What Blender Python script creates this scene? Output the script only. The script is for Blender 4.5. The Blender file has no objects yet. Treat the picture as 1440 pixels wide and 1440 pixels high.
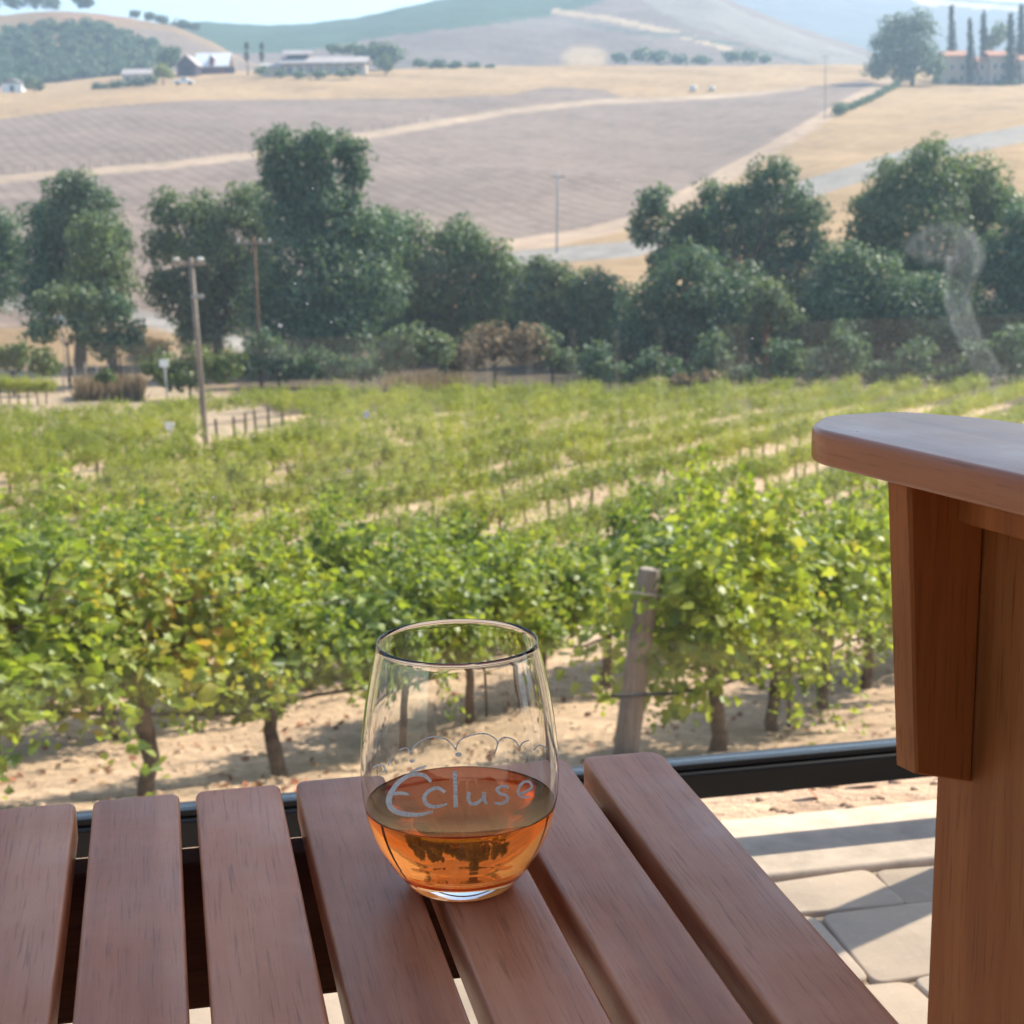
import bpy, bmesh, math, random
import numpy as np
from mathutils import Vector, Matrix

random.seed(7)
RNG = np.random.default_rng(7)
SC = bpy.context.scene
COL = SC.collection

# ------------------------------------------------------------------ camera model
FPX, PITCH, ROLL = 2288.0, 0.20495, 0.01299
CAMZ = 0.765
_F = np.array([0, math.cos(PITCH), -math.sin(PITCH)])
_x = np.array([1.0, 0, 0])
_d = np.cross(_F, _x)
_X = math.cos(ROLL) * _x + math.sin(ROLL) * _d
_D = -math.sin(ROLL) * _x + math.cos(ROLL) * _d
CAM = np.array([0, 0, CAMZ])


def ray(u, v):
    return _F * FPX + _X * (u - 720) + _D * (v - 720)


def at_z(u, v, z):
    q = ray(u, v)
    return CAM + q * ((z - CAMZ) / q[2])


def at_y(u, v, y):
    q = ray(u, v)
    return CAM + q * (y / q[1])


def to_px(P):
    P = np.asarray(P, float) - CAM
    z = P @ _F
    return 720 + FPX * (P @ _X) / z, 720 + FPX * (P @ _D) / z


def depth(P):
    return float((np.asarray(P) - CAM) @ _F)


# ------------------------------------------------------------------ tagging / linking
def tag(o, label=None, cat=None, group=None, kind=None):
    if label:
        o['label'] = label
    if cat:
        o['category'] = cat
    if group:
        o['group'] = group
    if kind:
        o['kind'] = kind
    return o


def empty(name, loc=(0, 0, 0), rz=0.0):
    o = bpy.data.objects.new(name, None)
    o.empty_display_size = 0.1
    COL.objects.link(o)
    o.location = loc
    o.rotation_euler = (0, 0, rz)
    return o


def link(name, me, mat=None, parent=None):
    o = bpy.data.objects.new(name, me)
    COL.objects.link(o)
    if mat is not None:
        me.materials.clear()
        me.materials.append(mat)
    if parent is not None:
        o.parent = parent
    return o


def mesh_np(name, verts, faces_flat, sizes, smooth=False):
    me = bpy.data.meshes.new(name)
    verts = np.asarray(verts, dtype=np.float32).reshape(-1, 3)
    faces_flat = np.asarray(faces_flat, dtype=np.int32)
    sizes = np.asarray(sizes, dtype=np.int32)
    me.vertices.add(len(verts))
    me.vertices.foreach_set('co', verts.ravel())
    me.loops.add(len(faces_flat))
    me.loops.foreach_set('vertex_index', faces_flat)
    me.polygons.add(len(sizes))
    starts = np.concatenate([[0], np.cumsum(sizes)[:-1]]).astype(np.int32)
    me.polygons.foreach_set('loop_start', starts)
    me.polygons.foreach_set('loop_total', sizes)
    if smooth:
        me.polygons.foreach_set('use_smooth', np.ones(len(sizes), dtype=bool))
    me.update(calc_edges=True)
    return me


class MB:
    """collects shapes into one mesh"""

    def __init__(self):
        self.v = []
        self.f = []
        self.sm = []

    def add(self, verts, faces, smooth=False):
        b = len(self.v)
        self.v += [tuple(map(float, p)) for p in verts]
        self.f += [tuple(i + b for i in f) for f in faces]
        self.sm += [smooth] * len(faces)
        return self

    def rings(self, rings, cap0=True, cap1=True, smooth=True, closed=True):
        n = len(rings[0])
        vs = [p for r in rings for p in r]
        fs = []
        for i in range(len(rings) - 1):
            for j in range(n if closed else n - 1):
                k = (j + 1) % n
                fs.append((i * n + j, i * n + k, (i + 1) * n + k, (i + 1) * n + j))
        self.add(vs, fs, smooth)
        if cap0:
            self.add(rings[0], [tuple(range(n))[::-1]], False)
        if cap1:
            self.add(rings[-1], [tuple(range(n))], False)
        return self

    def tube(self, pts, rad, n=8, smooth=True):
        pts = [np.array(p, float) for p in pts]
        if not hasattr(rad, '__len__'):
            rad = [rad] * len(pts)
        rings = []
        for i, p in enumerate(pts):
            t = pts[min(i + 1, len(pts) - 1)] - pts[max(i - 1, 0)]
            t /= (np.linalg.norm(t) + 1e-9)
            a = np.array([0, 0, 1.0]) if abs(t[2]) < .9 else np.array([1.0, 0, 0])
            e1 = np.cross(t, a)
            e1 /= np.linalg.norm(e1)
            e2 = np.cross(t, e1)
            rings.append([p + rad[i] * (math.cos(2 * math.pi * k / n) * e1 + math.sin(2 * math.pi * k / n) * e2)
                          for k in range(n)])
        return self.rings(rings, smooth=smooth)

    def box(self, x0, x1, y0, y1, z0, z1, b=0.0):
        if b <= 0:
            vs = [(x0, y0, z0), (x1, y0, z0), (x1, y1, z0), (x0, y1, z0), (x0, y0, z1), (x1, y0, z1), (x1, y1, z1), (x0, y1, z1)]
            return self.add(vs, [(0, 3, 2, 1), (4, 5, 6, 7), (0, 1, 5, 4), (1, 2, 6, 5), (2, 3, 7, 6), (3, 0, 4, 7)])
        return self.prism([(x0, y0), (x1, y0), (x1, y1), (x0, y1)], z0, z1, b, 0)

    def prism(self, poly, z0, z1, b=0.003, r=0.0, seg=5, btop=None):
        """vertical prism of a convex-ish ccw outline with rounded plan corners (r) and rolled edges (b)"""
        P = round_poly(poly, r, seg) if (hasattr(r, "__len__") or r > 0) else [np.array(p, float) for p in poly]
        bt = b if btop is None else btop

        def inset(d):
            out = []
            n = len(P)
            for i in range(n):
                a, c, e = P[i - 1], P[i], P[(i + 1) % n]
                d1 = c - a
                d2 = e - c
                d1 = d1 / (np.linalg.norm(d1) + 1e-12)
                d2 = d2 / (np.linalg.norm(d2) + 1e-12)
                n1 = np.array([-d1[1], d1[0]])
                n2 = np.array([-d2[1], d2[0]])
                m = n1 + n2
                m = m / (np.linalg.norm(m) + 1e-12)
                k = d / max(.35, float(m @ n1))
                out.append(c + m * k)
            return out
        rg = []
        for (zz, dd) in ((z0, b), (z0 + b * .3, b * .3), (z0 + b, 0), (z1 - bt, 0), (z1 - bt * .62, bt * .08),
                         (z1 - bt * .3, bt * .3), (z1 - bt * .08, bt * .62), (z1, bt)):
            rg.append([(p[0], p[1], zz) for p in inset(dd)])
        return self.rings(rg, smooth=False)

    def build(self, name, mat, parent=None, smooth_angle=None):
        me = bpy.data.meshes.new(name)
        me.from_pydata(self.v, [], self.f)
        me.polygons.foreach_set('use_smooth', np.array(self.sm, dtype=bool))
        me.update()
        bm = bmesh.new()
        bm.from_mesh(me)
        bmesh.ops.remove_doubles(bm, verts=bm.verts, dist=1e-6)
        bmesh.ops.recalc_face_normals(bm, faces=bm.faces)
        if smooth_angle:
            for f in bm.faces:
                f.smooth = True
            for e in bm.edges:
                if len(e.link_faces) == 2 and e.calc_face_angle(0) > smooth_angle:
                    e.smooth = False
        bm.to_mesh(me)
        bm.free()
        return link(name, me, mat, parent)


def round_poly(poly, r, seg=5):
    P = [np.array(p, float) for p in poly]
    n = len(P)
    rs = r if hasattr(r, '__len__') else [r] * n
    out = []
    for i in range(n):
        a, c, e = P[i - 1], P[i], P[(i + 1) % n]
        d1 = (a - c) / np.linalg.norm(a - c)
        d2 = (e - c) / np.linalg.norm(e - c)
        rr = rs[i]
        if rr <= 0:
            out.append(c)
            continue
        for k in range(seg + 1):
            t = k / seg
            p0 = c + d1 * rr
            p1 = c + d2 * rr
            out.append((1 - t) ** 2 * p0 + 2 * t * (1 - t) * c + t * t * p1)
    return out


# ------------------------------------------------------------------ materials
def new_mat(name):
    m = bpy.data.materials.new(name)
    m.use_nodes = True
    nt = m.node_tree
    nt.nodes.clear()
    out = nt.nodes.new('ShaderNodeOutputMaterial')
    return m, nt, out


class G:
    """tiny node graph helper"""

    def __init__(self, nt):
        self.nt = nt

    def n(self, t, **kw):
        o = self.nt.nodes.new(t)
        for k, v in kw.items():
            setattr(o, k, v)
        return o

    def l(self, a, b):
        self.nt.links.new(a, b)

    def s(self, node, **kw):
        for k, v in kw.items():
            node.inputs[k.replace('_', ' ')].default_value = v
        return node

    def noise(self, vec, scale, detail=4, rough=.55):
        t = self.n('ShaderNodeTexNoise')
        t.inputs['Scale'].default_value = scale
        t.inputs['Detail'].default_value = detail
        t.inputs['Roughness'].default_value = rough
        if vec is not None:
            self.l(vec, t.inputs['Vector'])
        return t.outputs['Fac']

    def ramp(self, fac, stops, interp='LINEAR'):
        r = self.n('ShaderNodeValToRGB')
        r.color_ramp.interpolation = interp
        el = r.color_ramp.elements
        while len(el) < len(stops):
            el.new(.5)
        for e, (p, c) in zip(el, stops):
            e.position = p
            e.color = (c[0], c[1], c[2], 1) if hasattr(c, '__len__') else (c, c, c, 1)
        self.l(fac, r.inputs['Fac'])
        return r.outputs['Color']

    def mix(self, fac, a, b, mode='MIX'):
        m = self.n('ShaderNodeMix', data_type='RGBA', blend_type=mode)
        for s, val in ((m.inputs[0], fac), (m.inputs[6], a), (m.inputs[7], b)):
            if hasattr(val, 'node'):
                self.l(val, s)
            elif hasattr(val, '__len__'):
                s.default_value = (*val[:3], 1)
            else:
                s.default_value = val
        return m.outputs[2]

    def math(self, op, a, b=0.0, clamp=False):
        m = self.n('ShaderNodeMath', operation=op, use_clamp=clamp)
        for s, val in ((m.inputs[0], a), (m.inputs[1], b)):
            if hasattr(val, 'node'):
                self.l(val, s)
            else:
                s.default_value = val
        return m.outputs[0]

    def coord(self, which='Object'):
        return self.n('ShaderNodeTexCoord').outputs[which]

    def mapping(self, vec, scale=(1, 1, 1), loc=None):
        m = self.n('ShaderNodeMapping')
        m.inputs['Scale'].default_value = scale
        self.l(vec, m.inputs['Vector'])
        if loc is not None:
            self.l(loc, m.inputs['Location'])
        return m.outputs[0]

    def bump(self, h, strength=.3, dist=.01, normal=None):
        b = self.n('ShaderNodeBump')
        b.inputs['Strength'].default_value = strength
        b.inputs['Distance'].default_value = dist
        self.l(h, b.inputs['Height'])
        if normal is not None:
            self.l(normal, b.inputs['Normal'])
        return b.outputs[0]

    def bsdf(self, color, rough=.7, normal=None, spec=.5, **kw):
        p = self.n('ShaderNodeBsdfPrincipled')
        for s, val in ((p.inputs['Base Color'], color), (p.inputs['Roughness'], rough)):
            if hasattr(val, 'node'):
                self.l(val, s)
            elif hasattr(val, '__len__'):
                s.default_value = (*val[:3], 1)
            else:
                s.default_value = val
        p.inputs['Specular IOR Level'].default_value = spec
        for k, v in kw.items():
            p.inputs[k].default_value = v
        if normal is not None:
            self.l(normal, p.inputs['Normal'])
        return p.outputs[0]


def simple_mat(name, col, rough=.7, spec=.4, var=.15, scale=8.0, metallic=0.0, bump=0.0):
    m, nt, out = new_mat(name)
    g = G(nt)
    v = g.coord('Object')
    f = g.noise(v, scale, 5)
    c = g.ramp(f, [(.3, tuple(x * (1 - var) for x in col)), (.7, tuple(min(1, x * (1 + var)) for x in col))])
    nm = g.bump(f, bump, .01) if bump > 0 else None
    g.l(g.bsdf(c, rough, nm, spec, Metallic=metallic), out.inputs[0])
    return m


def wood_mat(name, dark, mid, light, rough=(.32, .5), axis='Y', gscale=1.0, bump=.25, wearf=.16, spec=.5):
    m, nt, out = new_mat(name)
    g = G(nt)
    oi = g.n('ShaderNodeObjectInfo')
    sh = g.n('ShaderNodeVectorMath', operation='SCALE')
    cb = g.n('ShaderNodeCombineXYZ')
    for i in range(3):
        g.l(oi.outputs['Random'], cb.inputs[i])
    g.l(cb.outputs[0], sh.inputs[0])
    sh.inputs['Scale'].default_value = 37.0
    co = g.coord('Object')
    st = {'X': (2.2, 40, 40), 'Y': (40, 2.2, 40), 'Z': (40, 40, 2.2)}[axis]
    st = tuple(s * gscale for s in st)
    vec = g.mapping(co, st, sh.outputs[0])
    big = g.mapping(co, tuple(s * .22 for s in st), sh.outputs[0])
    fine = g.mapping(co, tuple(s * 9 if s > 10 else s * 7 for s in st), sh.outputs[0])
    n1 = g.noise(vec, 1.0, 6, .6)
    n2 = g.noise(big, 1.0, 3, .5)
    n3 = g.noise(fine, 1.0, 3, .6)
    f = g.math('ADD', g.math('MULTIPLY', n1, .5), g.math('MULTIPLY', n2, .5))
    c = g.ramp(f, [(.36, dark), (.5, mid), (.66, light)])
    pores = g.ramp(n3, [(.30, 1.0), (.46, 0.0)])
    c = g.mix(g.math('MULTIPLY', pores, .5), c, tuple(x * .5 for x in dark))
    # per-board tone
    hs = g.n('ShaderNodeHueSaturation')
    hs.inputs['Value'].default_value = 1.0
    g.l(g.math('ADD', g.math('MULTIPLY', oi.outputs['Random'], .26), .87), hs.inputs['Value'])
    g.l(c, hs.inputs['Color'])
    # worn, dusty blotches
    w = g.noise(co, 9.0, 7, .68)
    wear = g.ramp(w, [(.48, 0.0), (.75, 1.0)])
    c2 = g.mix(g.math('MULTIPLY', wear, wearf), hs.outputs[0], tuple(min(1, x * 1.7 + .05) for x in light))
    r = g.math('ADD', g.math('MULTIPLY', g.noise(co, 22.0, 5, .6), (rough[1] - rough[0]) * 2), rough[0] - (rough[1] - rough[0]) * .5)
    nm = g.bump(g.math('ADD', g.math('MULTIPLY', n1, .5), g.math('MULTIPLY', n3, .5)), bump, .0012)
    g.l(g.bsdf(c2, r, nm, spec), out.inputs[0])
    return m


def leaf_mat(name, cols, trans, tfac=.4, rough=.45, objvar=.25, gloss=True, patch=0.0):
    """cols: ramp stops over the per-leaf random value"""
    m, nt, out = new_mat(name)
    g = G(nt)
    geo = g.n('ShaderNodeNewGeometry')
    oi = g.n('ShaderNodeObjectInfo')
    rnd = geo.outputs['Random Per Island']
    pos = g.n('ShaderNodeVectorMath', operation='SCALE')
    g.l(geo.outputs['Position'], pos.inputs[0])
    pos.inputs['Scale'].default_value = 1.0
    f = g.math('ADD', g.math('ADD', g.math('MULTIPLY', rnd, .72), .12) if patch else rnd, g.math('MULTIPLY', g.math('SUBTRACT', oi.outputs['Random'], .5), objvar))
    if patch:
        pn = g.noise(geo.outputs['Position'], patch, 3, .6)
        f = g.math('ADD', f, g.math('MULTIPLY', g.math('SUBTRACT', pn, .52), 1.5))
        f = g.math('MINIMUM', g.math('MAXIMUM', f, 0.0), .985)
    f = g.math('MINIMUM', g.math('MAXIMUM', f, 0.0), 1.0)
    c = g.ramp(f, cols)
    d = g.bsdf(c, rough, None, .35 if gloss else .1)
    t = g.n('ShaderNodeBsdfTranslucent')
    tc = g.mix(1.0, c, trans, 'MULTIPLY')
    g.l(tc, t.inputs['Color'])
    mx = g.n('ShaderNodeMixShader')
    mx.inputs[0].default_value = tfac
    g.l(d, mx.inputs[1])
    g.l(t.outputs[0], mx.inputs[2])
    g.l(mx.outputs[0], out.inputs[0])
    return m


M = {}
M['table_wood'] = wood_mat('table_wood', (.32, .095, .040), (.44, .145, .064), (.52, .205, .10), (.34, .54), 'Y', 1.7, .3, .22, .33)
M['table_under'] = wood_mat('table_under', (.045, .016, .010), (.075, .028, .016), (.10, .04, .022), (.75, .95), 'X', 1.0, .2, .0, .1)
M['chair_wood'] = wood_mat('chair_wood', (.21, .062, .015), (.32, .104, .028), (.40, .15, .05), (.34, .48), 'Y', .9, .25, .04, .3)
M['chair_leg'] = wood_mat('chair_leg_wood', (.23, .060, .011), (.345, .100, .021), (.43, .145, .036), (.42, .56), 'Z', 1.3, .25, .03, .25)
M['chair_arm'] = wood_mat('chair_arm_wood', (.26, .075, .026), (.37, .118, .042), (.45, .165, .075), (.26, .36), 'Y', 1.2, .2, .05)
M['black_metal'] = simple_mat('black_metal', (.008, .008, .009), .38, .35, .2, 30)
M['hole'] = simple_mat('hole_dark', (.01, .008, .006), .9, .1)
M['concrete'] = simple_mat('concrete', (.58, .46, .355), .85, .2, .16, 26, bump=.3)
M['grout'] = simple_mat('grout', (.34, .26, .19), .95, .1, .2, 40)
M['post_wood'] = wood_mat('post_wood', (.12, .09, .07), (.24, .19, .15), (.36, .30, .25), (.7, .9), 'Z', 1.0, .5)
M['bark'] = simple_mat('bark', (.11, .08, .058), .9, .1, .45, 26, bump=.8)
M['tree_bark'] = simple_mat('tree_bark', (.10, .08, .06), .9, .1, .4, 2.5, bump=.6)
M['red_bark'] = simple_mat('red_bark', (.26, .12, .06), .9, .1, .35, 2.5, bump=.6)
M['grey_metal'] = simple_mat('grey_metal', (.30, .29, .28), .5, .4, .1)
M['rust'] = simple_mat('rusty_steel', (.13, .085, .06), .8, .2, .3, 6)
M['white_paint'] = simple_mat('white_paint', (.8, .8, .78), .5, .4, .04)
M['wire'] = simple_mat('wire', (.2, .19, .18), .5, .4, .1)
M['hose'] = simple_mat('hose', (.03, .028, .026), .6, .3, .2)
M['roof_underside'] = wood_mat('roof_boards', (.10, .06, .035), (.17, .10, .06), (.22, .14, .09), (.6, .8), 'X', .3)
M['stucco'] = simple_mat('dark_siding', (.030, .034, .038), .9, .15, .1, 6, bump=.1)
M['villa_wall'] = simple_mat('villa_wall', (.52, .42, .34), .9, .15, .12, .6)
M['roof_tile'] = simple_mat('roof_tile', (.46, .22, .14), .85, .15, .25, 1.2)
M['grey_roof'] = simple_mat('grey_roof', (.42, .36, .34), .8, .2, .15, .5)
M['metal_roof'] = simple_mat('metal_roof', (.75, .75, .76), .45, .5, .08, .5)
M['barn_red'] = simple_mat('barn_red', (.16, .06, .05), .85, .15, .2, .6)
M['barn_dark'] = simple_mat('barn_dark', (.05, .035, .045), .9, .1, .2, .6)
M['window_dark'] = simple_mat('window_dark', (.03, .035, .045), .15, .6, .1)
M['bale'] = simple_mat('pale_plastic', (.72, .66, .58), .7, .3, .1)
M['tyre'] = simple_mat('tyre', (.02, .02, .02), .8, .2)
M['car_white'] = simple_mat('car_white', (.8, .82, .84), .25, .5, .02)

# pavers
m, nt, out = new_mat('paver_stone')
g = G(nt)
co = g.coord('Object')
geo = g.n('ShaderNodeNewGeometry')
n1 = g.noise(co, 9, 6, .6)
n2 = g.noise(co, 60, 5, .7)
c = g.ramp(geo.outputs['Random Per Island'], [(0, (.47, .36, .265)), (.5, (.57, .435, .32)), (1, (.52, .415, .325))])
c = g.mix(g.math('MULTIPLY', g.ramp(n1, [(.35, 0.0), (.7, 1.0)]), .6), c, (.36, .285, .225))
c = g.mix(g.math('MULTIPLY', g.ramp(n2, [(.55, 0.0), (.7, 1.0)]), .3), c, (.62, .54, .45))
g.l(g.bsdf(c, .85, g.bump(g.math('ADD', n1, g.math('MULTIPLY', n2, .5)), .5, .004), .2), out.inputs[0])
M['paver'] = m

# vines
VSTOPS = [(0.0, (.072, .120, .022)), (.28, (.155, .215, .034)), (.58, (.245, .300, .048)), (.86, (.305, .340, .066)),
          (.98, (.31, .30, .06)), (1.0, (.34, .18, .06))]
M['vine_leaf'] = leaf_mat('vine_leaf', VSTOPS, (1.75, 1.7, .8), .46, .42, .20, True, .85)
M['vine_leaf_yellow'] = leaf_mat('vine_leaf_yellow', [(0, (.08, .14, .02)), (.4, (.18, .25, .034)), (.75, (.27, .30, .05)), (.96, (.35, .30, .06)), (1, (.33, .18, .05))],
                                 (2.0, 1.8, .9), .42, .42, .2, True, .85)
M['vine_leaf_far'] = leaf_mat('vine_leaf_far', [(0, (.115, .155, .024)), (.35, (.200, .235, .034)), (.7, (.275, .295, .046)), (1, (.36, .34, .07))], (1.9, 1.85, .8), .48, .5, .2, True, .30)
M['oak_leaf'] = leaf_mat('oak_leaf', [(0, (.040, .080, .052)), (.5, (.080, .140, .082)), (.85, (.140, .210, .115)), (1, (.19, .25, .14))], (1.6, 1.6, .9), .30, .5, .12)
M['oak_leaf_light'] = leaf_mat('oak_leaf_light', [(0, (.066, .108, .056)), (.5, (.125, .180, .088)), (.85, (.19, .25, .12)), (1, (.24, .29, .15))], (1.6, 1.6, .9), .32, .5, .12)
M['olive_leaf'] = leaf_mat('olive_leaf', [(0, (.075, .12, .068)), (.5, (.13, .18, .095)), (1, (.20, .24, .13))], (1.5, 1.5, .9), .32, .5, .12)
M['shrub_green'] = leaf_mat('shrub_green', [(0, (.05, .085, .02)), (.5, (.09, .14, .03)), (1, (.15, .18, .05))], (1.5, 1.5, .8), .28, .5, .12)
M['bright_leaf'] = leaf_mat('bright_leaf', [(0, (.16, .20, .02)), (1, (.30, .32, .04))], (1.5, 1.5, .8), .3, .5, .1)
M['dry_brush'] = leaf_mat('dry_brush', [(0, (.16, .12, .07)), (.5, (.27, .20, .12)), (1, (.38, .29, .18))], (1.2, 1.1, .9), .25, .7, .1, False)
M['cypress_leaf'] = leaf_mat('cypress_leaf', [(0, (.012, .026, .012)), (1, (.04, .065, .028))], (1.4, 1.4, .8), .15, .55, .1)
M['litter'] = leaf_mat('litter', [(0, (.16, .08, .045)), (.4, (.30, .14, .08)), (.75, (.34, .22, .12)), (1, (.42, .10, .06))], (1.2, 1, .8), .15, .7, .0, False)

# terrain: base colour from the painted land cover, broken up with noise
def terrain_mat(name, near, rows=False):
    m, nt, out = new_mat(name)
    g = G(nt)
    at = g.n('ShaderNodeVertexColor', layer_name='cover')
    geo = g.n('ShaderNodeNewGeometry')
    pos = geo.outputs['Position']
    a = g.noise(pos, .035, 6, .65)
    b = g.noise(pos, .35, 6, .65)
    c3 = g.noise(pos, 3.2, 6, .7)
    c = at.outputs['Color']
    k = g.math('ADD', g.math('MULTIPLY', a, .45), g.math('MULTIPLY', b, .55))
    c = g.mix(1.0, c, g.ramp(k, [(.32, .62), (.68, 1.34)]), 'MULTIPLY')
    if near:
        c4 = g.noise(pos, 14, 6, .75)
        c = g.mix(1.0, c, g.ramp(c3, [(.28, .66), (.72, 1.28)]), 'MULTIPLY')
        c = g.mix(1.0, c, g.ramp(c4, [(.30, .62), (.68, 1.24)]), 'MULTIPLY')
        h = g.math('ADD', c3, g.math('MULTIPLY', c4, .35))
        nm = g.bump(h, .9, .06)
    else:
        c = g.mix(1.0, c, g.ramp(c3, [(.3, .85), (.7, 1.12)]), 'MULTIPLY')
        nm = g.bump(g.math('ADD', b, g.math('MULTIPLY', c3, .4)), .5, .35)
    if rows:                                       # young vine rows, about 2.4 m apart
        dp = g.n('ShaderNodeVectorMath', operation='DOT_PRODUCT')
        g.l(pos, dp.inputs[0])
        dp.inputs[1].default_value = (.923, .385, 0)
        ph = g.math('ADD', g.math('MULTIPLY', dp.outputs['Value'], 2 * math.pi / 2.6), g.math('MULTIPLY', b, 1.2))
        sn = g.math('SINE', ph)
        c = g.mix(1.0, c, g.ramp(g.math('ADD', g.math('MULTIPLY', sn, .5), .5), [(.55, 1.02), (.95, .88)]), 'MULTIPLY')
    g.l(g.bsdf(c, .95, nm, .1), out.inputs[0])
    return m


M['soil'] = terrain_mat('soil', True)
M['land'] = terrain_mat('land', False)
M['tilled'] = terrain_mat('tilled_soil', False, True)

# window pane: clear sheet with weak reflection and a film of dust
m, nt, out = new_mat('pane_glass')
g = G(nt)
co = g.coord('Object')
tr = g.n('ShaderNodeBsdfTransparent')
tr.inputs['Color'].default_value = (.965, .985, .98, 1)
gl = g.n('ShaderNodeBsdfGlossy')
gl.inputs['Roughness'].default_value = 0.0
gl.inputs['Color'].default_value = (1, 1, 1, 1)
lw = g.n('ShaderNodeLayerWeight')
lw.inputs['Blend'].default_value = .5
fr = g.math('ADD', g.math('MULTIPLY', g.math('POWER', lw.outputs['Facing'], 4.0), .6), .021)
mx = g.n('ShaderNodeMixShader')
g.l(fr, mx.inputs[0])
g.l(tr.outputs[0], mx.inputs[1])
g.l(gl.outputs[0], mx.inputs[2])
dust = g.n('ShaderNodeBsdfTranslucent')
dust.inputs['Color'].default_value = (.75, .8, .85, 1)
dn = g.ramp(g.noise(co, 5, 5, .6), [(.35, .001), (.75, .004)])
mx2 = g.n('ShaderNodeMixShader')
g.l(dn, mx2.inputs[0])
g.l(mx.outputs[0], mx2.inputs[1])
g.l(dust.outputs[0], mx2.inputs[2])
g.l(mx2.outputs[0], out.inputs[0])
M['pane'] = m

# ghost reflection painted on the pane as a thin patchy film
m, nt, out = new_mat('reflection_film')
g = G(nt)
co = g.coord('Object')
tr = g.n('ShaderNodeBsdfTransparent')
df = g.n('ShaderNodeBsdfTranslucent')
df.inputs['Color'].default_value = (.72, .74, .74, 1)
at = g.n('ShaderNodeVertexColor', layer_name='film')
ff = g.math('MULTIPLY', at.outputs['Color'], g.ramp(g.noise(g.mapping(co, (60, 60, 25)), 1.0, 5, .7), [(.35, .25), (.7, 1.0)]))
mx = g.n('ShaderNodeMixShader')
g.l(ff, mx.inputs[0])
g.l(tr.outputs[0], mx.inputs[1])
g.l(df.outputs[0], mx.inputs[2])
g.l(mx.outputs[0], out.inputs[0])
M['painted_reflection'] = m

# drinking glass and wine
m, nt, out = new_mat('clear_glass')
g = G(nt)
b = g.n('ShaderNodeBsdfGlass')
b.inputs['IOR'].default_value = 1.47
b.inputs['Roughness'].default_value = 0.0
b.inputs['Color'].default_value = (.99, .995, .99, 1)
g.l(b.outputs[0], out.inputs[0])
M['clear_glass'] = m
m, nt, out = new_mat('rose_wine')
g = G(nt)
b = g.n('ShaderNodeBsdfGlass')
b.inputs['IOR'].default_value = 1.40
b.inputs['Roughness'].default_value = 0.0
b.inputs['Color'].default_value = (.965, .50, .22, 1)
g.l(b.outputs[0], out.inputs[0])
M['wine'] = m
m, nt, out = new_mat('etched_frost')
g = G(nt)
tr = g.n('ShaderNodeBsdfTranslucent')
tr.inputs['Color'].default_value = (.88, .84, .78, 1)
df = g.bsdf((.96, .91, .82), .6, None, .5)
mx = g.n('ShaderNodeMixShader')
mx.inputs[0].default_value = .40
g.l(df, mx.inputs[1])
g.l(tr.outputs[0], mx.inputs[2])
g.l(mx.outputs[0], out.inputs[0])
M['etch'] = m

# ------------------------------------------------------------------ world, sun, camera
SUN_AZ, SUN_EL = math.radians(52), math.radians(42)     # azimuth clockwise from +Y
w = bpy.data.worlds.new('World')
SC.world = w
w.use_nodes = True
nt = w.node_tree
bg = nt.nodes['Background']
sky = nt.nodes.new('ShaderNodeTexSky')
sky.sky_type = 'NISHITA'
sky.sun_disc = False
sky.sun_elevation = SUN_EL
sky.sun_rotation = SUN_AZ
sky.air_density = 1.0
sky.dust_density = 1.2
sky.ozone_density = 1.0
nt.links.new(sky.outputs[0], bg.inputs['Color'])
bg.inputs['Strength'].default_value = .105
sd = bpy.data.lights.new('sun', 'SUN')
sd.energy = 4.3
sd.angle = math.radians(.53)
sd.color = (1.0, .90, .75)
so = bpy.data.objects.new('sun', sd)
COL.objects.link(so)
sdir = Vector((math.sin(SUN_AZ) * math.cos(SUN_EL), math.cos(SUN_AZ) * math.cos(SUN_EL), math.sin(SUN_EL)))
so.rotation_euler = sdir.to_track_quat('Z', 'Y').to_euler()
so.location = (30, 30, 60)

cd = bpy.data.cameras.new('camera')
co_ = bpy.data.objects.new('camera', cd)
COL.objects.link(co_)
mw = Matrix(((_X[0], -_D[0], -_F[0], 0), (_X[1], -_D[1], -_F[1], 0), (_X[2], -_D[2], -_F[2], CAMZ), (0, 0, 0, 1)))
co_.matrix_world = mw
cd.sensor_width = 36
cd.lens = 36 * FPX / 1440
cd.clip_start = .02
cd.clip_end = 20000
cd.dof.use_dof = True
cd.dof.focus_distance = .76
cd.dof.aperture_fstop = (cd.lens / 1000) / .0021
SC.camera = co_
vs = SC.view_settings
vs.view_transform = 'Standard'
vs.look = 'None'
vs.exposure = 1.42
vs.gamma = 1
cy = SC.cycles
cy.use_denoising = True
try:
    cy.denoiser = 'OPENIMAGEDENOISE'
except Exception:
    pass
cy.max_bounces = 14
cy.transmission_bounces = 12
cy.transparent_max_bounces = 24
cy.glossy_bounces = 6
cy.diffuse_bounces = 3
cy.volume_bounces = 1
cy.sample_clamp_indirect = 8

# ------------------------------------------------------------------ terrain
PA = math.radians(12.07)                 # the patio, railing and table are turned by this
PE1 = np.array([math.cos(PA), math.sin(PA), 0])
PE2 = np.array([-math.sin(PA), math.cos(PA), 0])


def patio_xy(p, q, z=0.0):
    v = PE1 * p + PE2 * q
    return np.array([v[0], v[1], z])


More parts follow.
